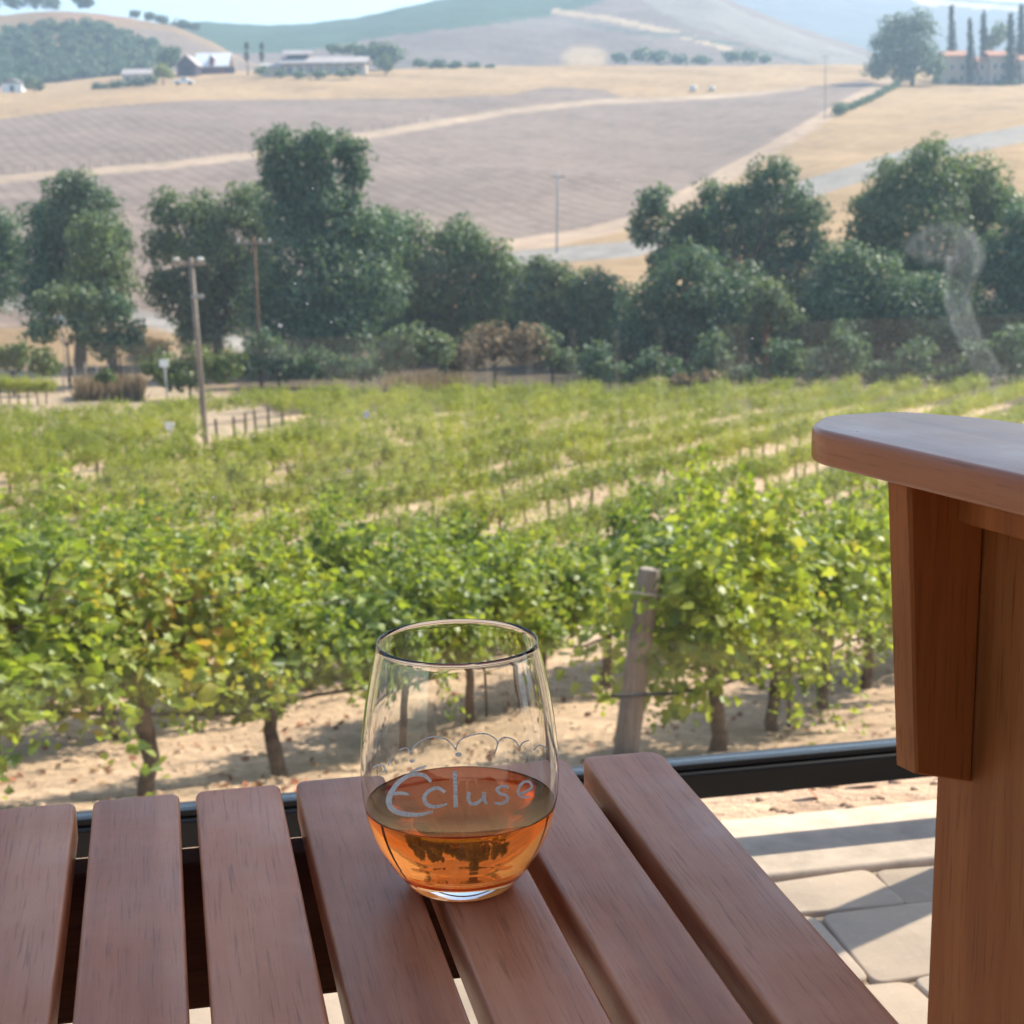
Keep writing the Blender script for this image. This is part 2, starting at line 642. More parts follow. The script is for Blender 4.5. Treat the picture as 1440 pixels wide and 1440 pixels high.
NEAR = [(1.0, -1.05), (1.5, -1.0), (1.62, -.93), (1.78, -.815), (1.95, -.845), (2.3, -.95), (3, -1.24), (5, -1.99), (7, -2.66), (9, -3.06), (11.5, -3.54), (16, -4.60),
        (21, -5.75), (26, -6.30), (35, -7.0), (50, -8.15), (65, -9.2), (80, -10.2), (95, -10.8), (115, -10.7)]
UC = [-900, -300, 0, 240, 480, 720, 960, 1200, 1440, 1740, 2300]
FAR = {  # image height of the land at a distance, per viewing column (surveyed from the photograph)
    130: [470, 452, 440, 438, 434, 428, 412, 385, 372, 360, 350],
    200: [350, 340, 330, 330, 330, 326, 310, 262, 218, 200, 190],
    270: [265, 255, 250, 240, 232, 235, 235, 205, 174, 160, 150],
    340: [205, 195, 187, 177, 172, 178, 180, 160, 147, 138, 130],
    400: [165, 158, 150, 141, 138, 140, 141, 133, 129, 124, 120],
    460: [140, 138, 133, 117, 113, 111, 109, 112, 116, 113, 110],
    520: [128, 127, 123, 104, 98, 94, 92, 93, 105, 104, 104],
    620: [126, 126, 122, 108, 104, 103, 103, 104, 108, 108, 108]}
_lev = sorted(FAR)
_A = None


def _mono(xs, ys, x):
    """monotone cubic (Fritsch-Carlson) interpolation, xs 1-D, ys (n, m) -> (len(x), m)"""
    xs = np.asarray(xs, float)
    ys = np.asarray(ys, float)
    h = np.diff(xs)[:, None]
    dl = np.diff(ys, axis=0) / h
    mm = np.zeros_like(ys)
    mm[1:-1] = np.where(dl[:-1] * dl[1:] > 0, 2 * dl[:-1] * dl[1:] / (dl[:-1] + dl[1:] + 1e-12), 0)
    mm[0], mm[-1] = dl[0], dl[-1]
    i = np.clip(np.searchsorted(xs, x) - 1, 0, len(xs) - 2)
    t = ((np.asarray(x) - xs[i]) / (xs[i + 1] - xs[i]))[:, None]
    t = np.clip(t, 0, 1)
    hh = (xs[i + 1] - xs[i])[:, None]
    return ((2 * t ** 3 - 3 * t ** 2 + 1) * ys[i] + (t ** 3 - 2 * t ** 2 + t) * hh * mm[i]
            + (-2 * t ** 3 + 3 * t ** 2) * ys[i + 1] + (t ** 3 - t ** 2) * hh * mm[i + 1])


_ys = [y for y, _ in NEAR] + _lev
_tab = []
_acol = np.array([at_y(u, 250, 100.0)[0] / 100 for u in UC])
for y, z in NEAR:
    _tab.append([z + CAMZ] * len(UC))
for y in _lev:
    _tab.append([at_y(u, v, y)[2] for u, v in zip(UC, FAR[y])])
_tab = np.array(_tab)


def _hash_noise(x, y, s):
    """cheap smooth bumps for the height field"""
    return (np.sin(x * 1.7 * s + 1.3) * np.cos(y * 1.3 * s + .7) + .6 * np.sin(x * 3.1 * s - y * 2.3 * s + 2.1)
            + .4 * np.cos(x * 5.3 * s + y * 4.7 * s))


def ground_z(x, y):
    x = np.atleast_1d(np.asarray(x, float))
    y = np.atleast_1d(np.asarray(y, float))
    q = -x * math.sin(PA) + y * math.cos(PA)
    wgt = np.clip((y - 4.0) / 6.0, 0, 1)
    s = q * (1 - wgt) + y * wgt
    s = np.clip(s, 1.0, 620)
    rows = _mono(_ys, _tab, s)                       # (n, cols)
    a = np.clip(x / np.maximum(y, .5), _acol[0], _acol[-1])
    i = np.clip(np.searchsorted(_acol, a) - 1, 0, len(_acol) - 2)
    t = (a - _acol[i]) / (_acol[i + 1] - _acol[i])
    t = t * t * (3 - 2 * t)
    z = rows[np.arange(len(x)), i] * (1 - t) + rows[np.arange(len(x)), i + 1] * t
    amp = np.clip((y - 2.2) / 3.0, 0, 1) * .022
    z = z + amp * _hash_noise(x, y, 1.1)
    amp2 = np.clip((y - 90) / 100, 0, 1)
    z = z + amp2 * .35 * _hash_noise(x, y, .035)
    return z


def gz(x, y):
    return float(ground_z(x, y)[0])


def on_ground(u, v, ylo=2.0, yhi=620.0):
    """point where the sight line through (u, v) meets the land"""
    ys = np.concatenate([np.linspace(ylo, 60, 400), np.linspace(60, yhi, 900)[1:]])
    ys = ys[ys >= ylo]
    q = ray(u, v)
    pts = CAM[None] + q[None] * (ys / q[1])[:, None]
    dz = pts[:, 2] - ground_z(pts[:, 0], pts[:, 1])
    k = np.argmax(dz < 0)
    if dz[k] >= 0:
        k = len(ys) - 1
    return pts[k]


def poly_mask(u, v, poly):
    inside = np.zeros(u.shape, bool)
    n = len(poly)
    for i in range(n):
        x0, y0 = poly[i]
        x1, y1 = poly[(i + 1) % n]
        c = ((y0 > v) != (y1 > v)) & (u < (x1 - x0) * (v - y0) / (y1 - y0 + 1e-12) + x0)
        inside ^= c
    return inside


def line_dist(u, v, pts, vs=1.0):
    d = np.full(u.shape, 1e9)
    for (x0, y0), (x1, y1) in zip(pts[:-1], pts[1:]):
        dx, dy = x1 - x0, (y1 - y0) * vs
        t = np.clip(((u - x0) * dx + (v - y0) * vs * dy) / (dx * dx + dy * dy), 0, 1)
        d = np.minimum(d, np.hypot(u - x0 - t * dx, (v - y0) * vs - t * dy))
    return d


C_DIRT = np.array([.56, .39, .265])
C_BANK = np.array([.26, .185, .12])
C_TILL = np.array([.235, .172, .138])
C_GRASS = np.array([.37, .245, .135])
C_PATH = np.array([.39, .285, .20])
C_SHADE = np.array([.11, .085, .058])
C_ROAD = np.array([.30, .265, .235])
C_SAND = np.array([.42, .315, .22])

a_f = np.arange(-.36, .3601, .0011)
a_all = np.concatenate([-np.geomspace(1.6, .37, 26), a_f, np.geomspace(.37, 1.6, 26)])
y_all = np.concatenate([np.arange(1.0, 3, .07), np.arange(3, 14, .085), np.geomspace(14, 65, 110)[:-1],
                        np.geomspace(65, 150, 70)[:-1], np.geomspace(150, 420, 230)[:-1], np.geomspace(420, 620, 90)])
AA, YY = np.meshgrid(a_all, y_all)
XX = AA * YY
ZZ = ground_z(XX.ravel(), YY.ravel()).reshape(XX.shape)
PP = np.stack([XX, YY, ZZ], -1)
rel = PP - CAM
dz_ = rel @ _F
UU = 720 + FPX * (rel @ _X) / dz_
VV = 720 + FPX * (rel @ _D) / dz_
cover = np.zeros(XX.shape, int)                      # 0 soil, 1 tilled, 2 grass, 3 path, 4 road
colr = np.zeros(XX.shape + (3,))
colr[:] = C_DIRT
bank = (YY > 63)
colr[bank] = C_BANK
litter = bank & (YY < 118) & (UU + 14 * _hash_noise(XX, YY, .2) > 330)  # tree shade and leaf litter painted dark into the ground colour
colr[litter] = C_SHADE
grass = (YY > 128)
colr[grass] = C_GRASS
cover[grass] = 2
tilled = poly_mask(UU, VV, [(-900, 190), (-300, 178), (0, 168), (120, 152), (270, 141), (600, 138), (720, 133), (770, 122), (850, 126), (875, 138), (980, 136),
                            (1110, 126), (1212, 112), (1240, 118), (1180, 150), (1120, 185), (1050, 225), (960, 280),
                            (880, 318), (780, 342), (700, 352), (600, 420), (300, 470), (-300, 480), (-900, 490)]) & (YY > 120)
colr[tilled] = C_TILL
cover[tilled] = 1
# dirt tracks
pth = [(-900, 330), (-300, 276), (0, 252), (240, 232), (355, 218), (520, 190), (720, 156), (840, 143), (960, 139), (1060, 132), (1130, 124)]
d = line_dist(UU, VV, pth, 1.6)
wd = np.interp(UU, [0, 600, 1100], [8.0, 8.0, 4.0])
mk = (d < wd) & (YY > 120)
colr[mk] = C_PATH
cover[mk] = 3
rd = [(1250, 115), (1200, 140), (1150, 170), (1080, 212), (1000, 258), (900, 312), (800, 336), (700, 350), (560, 368)]
d = line_dist(UU, VV, rd, 1.3)
wd = np.interp(UU, [700, 1000, 1250], [14, 13, 7])
mk = (d < wd) & (YY > 120)
colr[mk] = C_PATH * np.array([1.05, 1.02, 1.02])
cover[mk] = 3
# field headland strip by the creek
mk = poly_mask(UU, VV, [(690, 356), (780, 346), (890, 322), (960, 300), (960, 345), (890, 370), (800, 378), (690, 380)]) & (YY > 110)
colr[mk] = C_GRASS * .98
cover[mk] = 2
# asphalt road
ar = [(560, 378), (740, 362), (890, 350), (1000, 312), (1140, 264), (1300, 215), (1440, 188), (1740, 150), (2300, 100)]
d = line_dist(UU, VV, ar, 1.5)
wd = np.interp(UU, [600, 900, 1140, 1440], [15, 17, 19, 17])
mk = (d < wd) & (YY > 120)
colr[mk] = C_ROAD
cover[mk] = 4
ar2 = [(-900, 400), (-300, 418), (0, 424), (130, 432), (300, 470), (380, 500)]
d = line_dist(UU, VV, ar2, 1.5)
mk = (d < 15) & (YY > 80) & (YY < 160)
colr[mk] = C_ROAD * .9
cover[mk] = 4
mk = poly_mask(UU, VV, [(-300, 436), (150, 444), (260, 470), (230, 520), (-300, 480)]) & (YY > 66) & (cover == 0)
colr[mk] = C_GRASS * .8
mk = poly_mask(UU, VV, [(-600, 520), (60, 520), (220, 540), (345, 560), (420, 600), (300, 640), (0, 600), (-600, 600)]) & (YY > 52) & (YY < 95) & (cover == 0)
colr[mk] = C_SAND
# soften the cover edges
for _ in range(2):
    cc = colr.copy()
    cc[1:-1, 1:-1] = (colr[1:-1, 1:-1] * 2 + colr[:-2, 1:-1] + colr[2:, 1:-1] + colr[1:-1, :-2] + colr[1:-1, 2:]) / 6
    colr = cc

nr, nc = XX.shape
idx = np.arange(nr * nc).reshape(nr, nc)
quads = np.stack([idx[:-1, :-1], idx[:-1, 1:], idx[1:, 1:], idx[1:, :-1]], -1).reshape(-1, 4)
fcov = cover[:-1, :-1].reshape(-1)
flat = PP.reshape(-1, 3)
fcol = colr.reshape(-1, 3)


def sub_mesh(name, sel, mat, kind='structure', smooth=True):
    q = quads[sel]
    used, inv = np.unique(q, return_inverse=True)
    me = mesh_np(name, flat[used], inv.reshape(-1), np.full(len(q), 4), smooth)
    ca = me.color_attributes.new('cover', 'FLOAT_COLOR', 'POINT')
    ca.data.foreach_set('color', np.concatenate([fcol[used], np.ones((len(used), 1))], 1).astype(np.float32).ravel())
    o = link(name, me, mat)
    o['kind'] = kind
    return o


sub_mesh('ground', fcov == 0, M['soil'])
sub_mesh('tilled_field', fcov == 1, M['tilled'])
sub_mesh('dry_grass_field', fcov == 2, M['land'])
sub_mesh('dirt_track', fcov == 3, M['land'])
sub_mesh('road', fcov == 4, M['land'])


def hill(name, us, ridge, y0, y1, base_v, paint, ny=70, nu=420, prof=.75):
    uu = np.linspace(us[0], us[-1], nu)
    rv = np.interp(uu, us, ridge)
    k = np.ones(9) / 9
    rv = np.convolve(np.pad(rv, 4, mode='edge'), k, 'valid')
    bv = np.interp(uu, base_v[0], base_v[1])
    ts = np.linspace(0, 1.35, ny)
    V = []
    for t in ts:
        y = y0 + (y1 - y0) * t
        for u, r, b in zip(uu, rv, bv):
            zb = at_y(u, b, y0)[2]
            zr = at_y(u, r, y1)[2]
            e = min(t, 1.0)
            s = math.sin(e * math.pi / 2) ** (1 / prof)
            z = zb + (zr - zb) * s
            if t > 1:
                z -= (t - 1) * (y1 - y0) * .25
            xa = at_y(u, 60, 1000.0)[0] / 1000
            V.append((xa * y, y, z))
    V = np.array(V)
    V[:, 2] += .012 * (y1 - y0) * .1 * _hash_noise(V[:, 0], V[:, 1], 60.0 / y1)
    i = np.arange(ny * nu).reshape(ny, nu)
    q = np.stack([i[:-1, :-1], i[:-1, 1:], i[1:, 1:], i[1:, :-1]], -1).reshape(-1, 4)
    me = mesh_np(name, V, q.ravel(), np.full(len(q), 4), True)
    r_ = V - CAM
    dd = r_ @ _F
    pu = 720 + FPX * (r_ @ _X) / dd
    pv = 720 + FPX * (r_ @ _D) / dd
    c = paint(pu, pv)
    ca = me.color_attributes.new('cover', 'FLOAT_COLOR', 'POINT')
    ca.data.foreach_set('color', np.concatenate([c, np.ones((len(c), 1))], 1).astype(np.float32).ravel())
    o = link(name, me, M['land'])
    o['kind'] = 'structure'
    return o


def paint_a(u, v):
    c = np.tile(np.array([.25, .168, .100]), (len(u), 1))
    c[poly_mask(u, v, [(120, 34), (240, 44), (330, 80), (400, 110), (240, 110), (200, 60)])] = (.21, .155, .12)
    c[poly_mask(u, v, [(60, 20), (180, 22), (190, 30), (60, 27)])] = (.29, .17, .11)
    return c


hill('hill', [-900, -400, -100, 0, 60, 120, 180, 250, 300, 340, 420], [60, 34, 28, 25, 18, 19, 27, 40, 62, 86, 112], 560, 690,
     ([-900, 420], [128, 118]), paint_a)


def paint_b(u, v):
    c = np.tile(np.array([.185, .14, .115]), (len(u), 1))
    gr = poly_mask(u, v, [(100, -30), (900, -60), (850, 0), (790, 20), (720, 31), (560, 48), (420, 74), (330, 74), (270, 58), (100, 60)])
    c[gr] = (.060, .100, .065)
    c[poly_mask(u, v, [(950, -60), (1010, 0), (1060, 24), (1240, 88), (1240, 110), (1120, 82), (1020, 50), (960, 34), (900, 0)])] = (.22, .19, .16)
    d = line_dist(u, v, [(780, 16), (860, 27), (950, 47), (1025, 68)], 1.5)
    c[d < 6] = (.40, .29, .19)
    d = line_dist(u, v, [(800, 30), (900, 46), (960, 50), (1040, 64), (1140, 90)], 1.5)
    c[d < 3.2] = (.10, .11, .09)
    k = np.clip(1.6 - 1.6 * (((u - 822) / 38) ** 2 + ((v - 82) / 22) ** 2), 0, 1)[:, None]
    c = c * (1 - k) + np.array([.38, .265, .165]) * k
    k = np.clip(1 - ((u - 770) / 90) ** 2 - ((v - 34) / 12) ** 2, 0, 1)[:, None]
    c = c * (1 - k * .6) + np.array([.24, .20, .175]) * k * .6
    return c


hill('hill', [60, 150, 250, 290, 330, 380, 440, 500, 560, 610, 660, 720, 780, 850, 930, 1000, 1060, 1120, 1180, 1230, 1330],
     [80, 56, 41, 41, 44, 46, 43, 36, 22, 12, 5, 1, -3, -8, -8, 0, 24, 48, 66, 84, 112], 640, 1000, ([60, 1330], [112, 112]), paint_b, 90, 520, .9)


def paint_c(u, v):
    c = np.tile(np.array([.14, .135, .13]), (len(u), 1))
    c[poly_mask(u, v, [(1080, 40), (1250, 66), (1500, 70), (1500, 90), (1080, 80)])] = (.12, .14, .12)
    c[poly_mask(u, v, [(1280, -5), (1500, 18), (1700, 20), (1700, 34), (1290, 6)])] = (.46, .36, .28)
    return c


hill('hill', [640, 860, 930, 1050, 1150, 1220, 1320, 1400, 1480, 1600, 1900, 2300], [112, 20, -40, -30, -10, 0, 6, 13, 18, 24, 20, 15],
     1150, 1900, ([640, 2300], [112, 112]), paint_c, 60, 360, .9)

# ------------------------------------------------------------------ leaf clouds
def frames(nrm, rng):
    nrm = nrm / (np.linalg.norm(nrm, axis=1, keepdims=True) + 1e-9)
    r = rng.normal(size=nrm.shape)
    t = np.cross(nrm, r)
    t /= (np.linalg.norm(t, axis=1, keepdims=True) + 1e-9)
    b = np.cross(nrm, t)
    return nrm, t, b


QUAD = (np.array([(0, -.5, 0), (.42, .05, .06), (0, .55, 0), (-.42, .05, .06)]), [(0, 1, 2, 3)])
# lobed vine leaf folded on its midrib
VLEAF = (np.array([(0, -.42, 0), (.30, -.50, .05), (.52, -.18, .10), (.36, .02, .06), (.46, .26, .05), (.20, .28, .04), (0, .60, -.05),
                   (-.20, .28, .04), (-.46, .26, .05), (-.36, .02, .06), (-.52, -.18, .10), (-.30, -.50, .05)]),
         [(0, 1, 2, 3, 4, 5, 6), (0, 6, 7, 8, 9, 10, 11)])
PLEAF = (np.array([(0, -.45, 0), (.42, -.30, .08), (.44, .18, .08), (0, .55, 0), (-.44, .18, .08), (-.42, -.30, .08)]),
         [(0, 1, 2, 3), (0, 3, 4, 5)])


def leaves(centers, normals, sizes, shape, rng):
    tpl, fcs = shape
    n, t, b = frames(normals, rng)
    sizes = np.asarray(sizes)[:, None, None]
    curl = rng.uniform(.3, 2.6, size=(len(centers), 1))
    V = (centers[:, None, :] + sizes * (t[:, None, :] * tpl[None, :, 0:1] + b[:, None, :] * tpl[None, :, 1:2]
         + n[:, None, :] * (tpl[None, :, 2:3] * curl[:, :, None])))
    k = len(tpl)
    off = (np.arange(len(centers)) * k)[:, None]
    F, S = [], []
    one = np.concatenate([np.array(f) for f in fcs])
    sz = np.array([len(f) for f in fcs])
    F = (off + one[None]).ravel()
    S = np.tile(sz, len(centers))
    return V.reshape(-1, 3), F, S


def merge(parts):
    V, F, S, o = [], [], [], 0
    for v, f, s in parts:
        V.append(v)
        F.append(f + o)
        S.append(s)
        o += len(v)
    return np.concatenate(V), np.concatenate(F), np.concatenate(S)


def unit(rng, n):
    v = rng.normal(size=(n, 3))
    return v / np.linalg.norm(v, axis=1, keepdims=True)


def crown_cloud(lobes, leaf, density, rng, core=True, clump=.34):
    """lobes: list of (centre, (rx, ry, rz)). Leaf clumps spread over each lobe, gaps between them."""
    cs, ns, ss = [], [], []
    for c, r in lobes:
        c = np.array(c)
        r = np.array(r)
        rm = float(r.mean())
        nclump = int(max(10, 26 * (rm / max(leaf * 4, 1e-3)) ** .35))
        dirs = unit(rng, nclump)
        dirs[:, 2] = np.where(dirs[:, 2] < -.5, -dirs[:, 2], dirs[:, 2])
        cc = c + dirs * r * rng.uniform(.55, .92, size=(nclump, 1))
        cr = rm * clump * rng.uniform(.65, 1.35, size=nclump)
        for k in range(nclump):
            m = int(max(8, density * (cr[k] / leaf) ** 2))
            d = unit(rng, m)
            rad = cr[k] * rng.uniform(.55, 1.12, size=(m, 1)) ** .7
            sq = np.array([1, 1, .8])
            p = cc[k] + d * rad * sq
            cs.append(p)
            ns.append(d + .75 * rng.normal(size=(m, 3)) + .35 * dirs[k] + np.array([0, 0, .25]))
            ss.append(leaf * rng.uniform(.6, 1.3, size=m))
        if core:
            m = int(density * 3.2 * (rm / leaf) ** 1.5)
            d = unit(rng, m)
            p = c + d * r * .72 * rng.uniform(.1, 1, size=(m, 1)) ** .5
            cs.append(p)
            ns.append(d + .6 * rng.normal(size=(m, 3)))
            ss.append(leaf * rng.uniform(1.1, 1.9, size=m))
    return leaves(np.concatenate(cs), np.concatenate(ns), np.concatenate(ss), QUAD, rng)


def px_lobes(lob, Y, rng, yjit=.6, flat=.9, grow=1.0):
    out = []
    for L in lob:
        u, v, ru = L[0], L[1], L[2]
        rv = L[3] if len(L) > 3 else ru
        ru, rv = ru * grow, rv * grow
        yo = L[4] if len(L) > 4 else rng.uniform(-yjit, yjit)
        P0 = at_y(u, v, Y)
        k = depth(P0) / FPX
        R = ru * k
        P = at_y(u, v, Y + yo * R)
        k = depth(P) / FPX
        out.append((P, (ru * k, .5 * (ru + rv) * k * flat, rv * k)))
    return out


def tree(name, label, cat, lob, Y, mat, leaf=.24, dens=5.0, trunk_u=None, base_y=None, group=None, trunk_r=None, seed=0, clump=.34):
    rng = np.random.default_rng(seed * 131 + 17)
    L = px_lobes(lob, Y, rng, grow=1.1 if cat == 'tree' and Y < 120 else 1.0)
    cen = np.mean([l[0] for l in L], axis=0)
    if trunk_u is not None:
        bx = at_y(trunk_u, 400, Y)[0]
    else:
        bx = cen[0]
    by = Y
    bz = gz(bx, by)
    root = empty(name, (bx, by, bz))
    tag(root, label, cat, group)
    o = np.array([bx, by, bz])
    V, F, S = crown_cloud([(l[0] - o, l[1]) for l in L], leaf, dens, rng, clump=clump)
    link('crown', mesh_np('crown', V, F, S), mat, root)
    H = max(l[0][2] + l[1][2] for l in L) - bz
    tr = trunk_r or max(.12, H * .03)
    mb = MB()
    low = min(L, key=lambda l: l[0][2])
    fork = np.array([0, 0, max(.15 * H, min(.45 * H, (low[0][2] - bz) * .8))])
    mb.tube([(0, 0, -.3), (0, 0, 0), fork * .5 + np.array([tr * .4, 0, 0]), fork], [tr * 1.5, tr * 1.25, tr, tr * .85], 8)
    for l in L:
        e = l[0] - o
        mid = (fork + e) * .5 + np.array([rng.uniform(-1, 1) * tr * 1.5, rng.uniform(-1, 1) * tr * 1.5, tr])
        mb.tube([fork * .9, mid, e], [tr * .6, tr * .4, tr * .12], 6)
    mb.build('trunk', M['red_bark'] if name == 'pine_tree' else M['tree_bark'], root)
    return root


# ------------------------------------------------------------------ oaks along the creek
TB = 'oaks and trees lining the creek'
trees = [
    ('oak_tree', 'dark oak cut off by the left edge of the picture', [(-30, 350, 60), (-70, 300, 60), (5, 350, 36), (0, 400, 40), (-60, 410, 70)], 102, 'oak_leaf', -40),
    ('oak_tree', 'round dark oak with a paler lower right side, standing over the grey road at left', [(100, 285, 42), (72, 322, 44), (135, 300, 40), (110, 350, 55), (60, 370, 36), (165, 340, 24), (90, 410, 50), (130, 430, 44), (60, 420, 36)], 96, 'oak_leaf', 105),
    ('oak_tree', 'small yellow green oak in front of the round dark oak at left', [(140, 350, 44, 48), (160, 400, 38), (120, 395, 34)], 92, 'oak_leaf_light', 150),
    ('oak_tree', 'broad oak behind the wooden light pole, left of the tallest tree', [(238, 300, 32), (285, 312, 40), (340, 300, 40), (372, 330, 38), (232, 350, 34), (290, 375, 56), (350, 390, 48), (225, 400, 26), (255, 425, 44), (310, 440, 50), (365, 440, 40), (280, 470, 40)], 98, 'oak_leaf_light', 300),
    ('oak_tree', 'tallest tree of the creek line with a high flat dark top', [(400, 222, 40), (388, 250, 30), (446, 212, 34), (488, 218, 32), (500, 250, 22), (440, 262, 44), (410, 305, 52), (470, 318, 56), (520, 345, 52), (430, 385, 72), (505, 420, 66), (400, 450, 58), (470, 480, 62)], 90, 'oak_leaf', 448),
    ('oak_tree', 'rounded grey green oak right of the tallest tree', [(575, 350, 44), (640, 352, 46), (682, 372, 42), (540, 330, 36), (715, 400, 36), (600, 405, 56), (660, 425, 52), (570, 445, 44), (625, 470, 46)], 97, 'oak_leaf_light', 622),
    ('oak_tree', 'low dark oak between the rounded oak and the olive willow', [(712, 395, 34), (735, 420, 38), (700, 440, 44), (745, 460, 40)], 103, 'oak_leaf', 720),
    ('willow_tree', 'pale olive green bushy tree left of the large right hand oak', [(790, 410, 38), (835, 415, 38), (812, 455, 50), (775, 470, 40), (850, 470, 44), (868, 425, 22), (745, 425, 34), (760, 385, 26), (870, 455, 30), (800, 500, 44)], 93, 'olive_leaf', 815),
    ('oak_tree', 'wide dark oak with ragged tops right of the picture centre', [(1088, 262, 40), (1050, 290, 36), (1012, 300, 42), (1122, 300, 40), (918, 292, 30), (905, 330, 26), (1065, 345, 52), (985, 345, 42), (1135, 350, 34), (930, 375, 24), (960, 320, 34), (1000, 370, 46), (1090, 400, 50), (950, 360, 34)], 94, 'oak_leaf', 1030),
    ('oak_tree', 'dark spreading oak in front, its low crown meeting the vineyard', [(962, 400, 52), (1010, 430, 62), (925, 450, 56), (985, 480, 62), (895, 495, 46), (1060, 480, 58), (850, 520, 30)], 86, 'oak_leaf', 985),
    ('pine_tree', 'thin tree with an orange brown trunk between the two big right hand oaks', [(1080, 420, 32), (1100, 445, 26), (1066, 450, 24)], 84, 'olive_leaf', 1078),
    ('oak_tree', 'tall oak with three rounded heads above the chair arm', [(1262, 262, 42), (1318, 245, 44), (1372, 262, 42), (1408, 290, 36), (1232, 300, 40), (1300, 310, 60), (1365, 325, 52), (1210, 340, 30), (1285, 370, 44), (1350, 390, 50), (1245, 350, 36), (1310, 420, 50)], 96, 'oak_leaf_light', 1312),
    ('oak_tree', 'dark lower oak below the three headed oak at right', [(1185, 385, 46), (1230, 420, 58), (1170, 450, 58), (1290, 440, 60), (1235, 490, 58), (1140, 490, 44), (1330, 490, 54)], 88, 'oak_leaf', 1235),
    ('oak_tree', 'grey green oak filling the gap behind the olive willow', [(720, 430, 46), (770, 440, 46), (690, 470, 46), (850, 450, 46), (810, 480, 50), (740, 490, 46)], 110, 'oak_leaf_light', 765),
    ('oak_tree', 'shaded oak standing behind the gap of the two right hand oaks', [(1160, 400, 46), (1120, 440, 46), (1180, 470, 50), (1260, 440, 50), (1330, 450, 50), (1090, 490, 46)], 108, 'oak_leaf', 1180),
    ('oak_tree', 'bushy low oak between the tallest tree and the rounded oak', [(545, 400, 46), (520, 450, 50), (580, 460, 46), (500, 490, 46), (560, 500, 40)], 106, 'oak_leaf_light', 540),
    ('oak_tree', 'bright green oak cut by the right edge of the picture', [(1440, 330, 46), (1410, 380, 44), (1470, 380, 60), (1430, 440, 60), (1480, 460, 60), (1385, 480, 44), (1440, 510, 50)], 90, 'oak_leaf', 1440),
]
for i, (nm, lb, lob, Y, mt, tu) in enumerate(trees):
    tree(nm, lb, 'tree', lob, Y, M[mt], .20, 4.6, tu, seed=i + 1, group=TB)

shrubs = [
    ('shrub', 'grey green shrub below the round oak at left', [(75, 425, 34, 26), (120, 425, 36, 26), (60, 465, 34, 28), (115, 465, 34, 30)], 82, 'olive_leaf'),
    ('shrub', 'dark bush beside the dry bank at left', [(165, 440, 34), (180, 480, 30), (145, 490, 28)], 83, 'oak_leaf'),
    ('shrub', 'yellow green hedge like shrub at the foot of the light pole', [(225, 520, 36, 28), (275, 510, 34, 26), (315, 520, 36, 28), (250, 535, 40, 22)], 72, 'shrub_green'),
    ('shrub', 'dark bush at the foot of the tallest tree', [(370, 495, 34), (400, 515, 32), (352, 515, 26), (440, 515, 30)], 80, 'oak_leaf'),
    ('shrub', 'rounded blue green shrub in front of the creek trees', [(575, 490, 42, 36), (618, 492, 30, 28), (550, 510, 28)], 77, 'olive_leaf'),
    ('shrub', 'dry tan brush at the top edge of the vineyard', [(690, 485, 40, 34), (735, 490, 36, 38), (660, 505, 28, 22)], 78, 'dry_brush'),
    ('shrub', 'olive bush right of the dry tan brush', [(762, 490, 30, 34), (790, 510, 26, 22)], 79, 'olive_leaf'),
    ('shrub', 'tiny green bush on the sandy track at left', [(148, 531, 14, 13)], 71, 'shrub_green'),
    ('shrub', 'green bush at the left edge beyond the vineyard', [(20, 505, 34, 24), (60, 512, 30, 24), (-20, 505, 40, 26)], 77, 'shrub_green'),
    ('shrub', 'low dark undergrowth below the large right hand oak, left part', [(835, 512, 30, 34), (878, 528, 30, 18), (915, 515, 26, 30), (945, 525, 22, 22)], 78, 'oak_leaf'),
    ('shrub', 'low dark undergrowth around the thin orange brown trunk', [(1000, 505, 30, 40), (1040, 528, 26, 16), (1105, 510, 34, 36)], 79, 'oak_leaf'),
    ('shrub', 'low dark undergrowth above the left end of the chair arm', [(1145, 520, 32, 30), (1190, 500, 34, 46), (1238, 530, 30, 22)], 78, 'oak_leaf'),
    ('shrub', 'low dark undergrowth above the middle of the chair arm', [(1285, 512, 34, 42), (1335, 535, 30, 22), (1375, 515, 30, 38), (1425, 505, 36, 50)], 78, 'oak_leaf'),
    ('shrub', 'low dark undergrowth at the foot of the rounded grey green oak', [(480, 520, 32, 22), (520, 522, 30, 20), (640, 515, 26, 22)], 79, 'oak_leaf'),
    ('shrub', 'red tinged dry brush behind the far vine rows at right', [(955, 540, 26, 14), (990, 535, 24, 14), (920, 542, 22, 10)], 73, 'dry_brush'),
]
for i, (nm, lb, lob, Y, mt) in enumerate(shrubs):
    tree(nm, lb, 'shrub', lob, Y, M[mt], .20, 4.5, None, seed=i + 60, trunk_r=.06)

# golden grass bank seen between the trees
rng = np.random.default_rng(5)
cs = []
for (u0, u1, v0, v1, Y) in ((100, 195, 505, 546, 74), (188, 232, 405, 470, 100), (540, 660, 505, 528, 72)):
    m = 2600
    for _ in range(m):
        u = rng.uniform(u0, u1)
        y = Y + rng.uniform(-2, 2)
        x = at_y(u, 450, y)[0]
        cs.append((x, y, gz(x, y)))
cs = np.array(cs)
hgt = rng.uniform(.5, 1.25, size=len(cs))
wv = rng.uniform(.03, .07, size=len(cs))
ang = rng.uniform(0, math.pi, size=len(cs))
lean = rng.normal(size=(len(cs), 2)) * .18
V = np.zeros((len(cs), 3, 3))
V[:, 0] = cs + np.stack([np.cos(ang) * wv, np.sin(ang) * wv, 0 * wv], 1)
V[:, 1] = cs - np.stack([np.cos(ang) * wv, np.sin(ang) * wv, 0 * wv], 1)
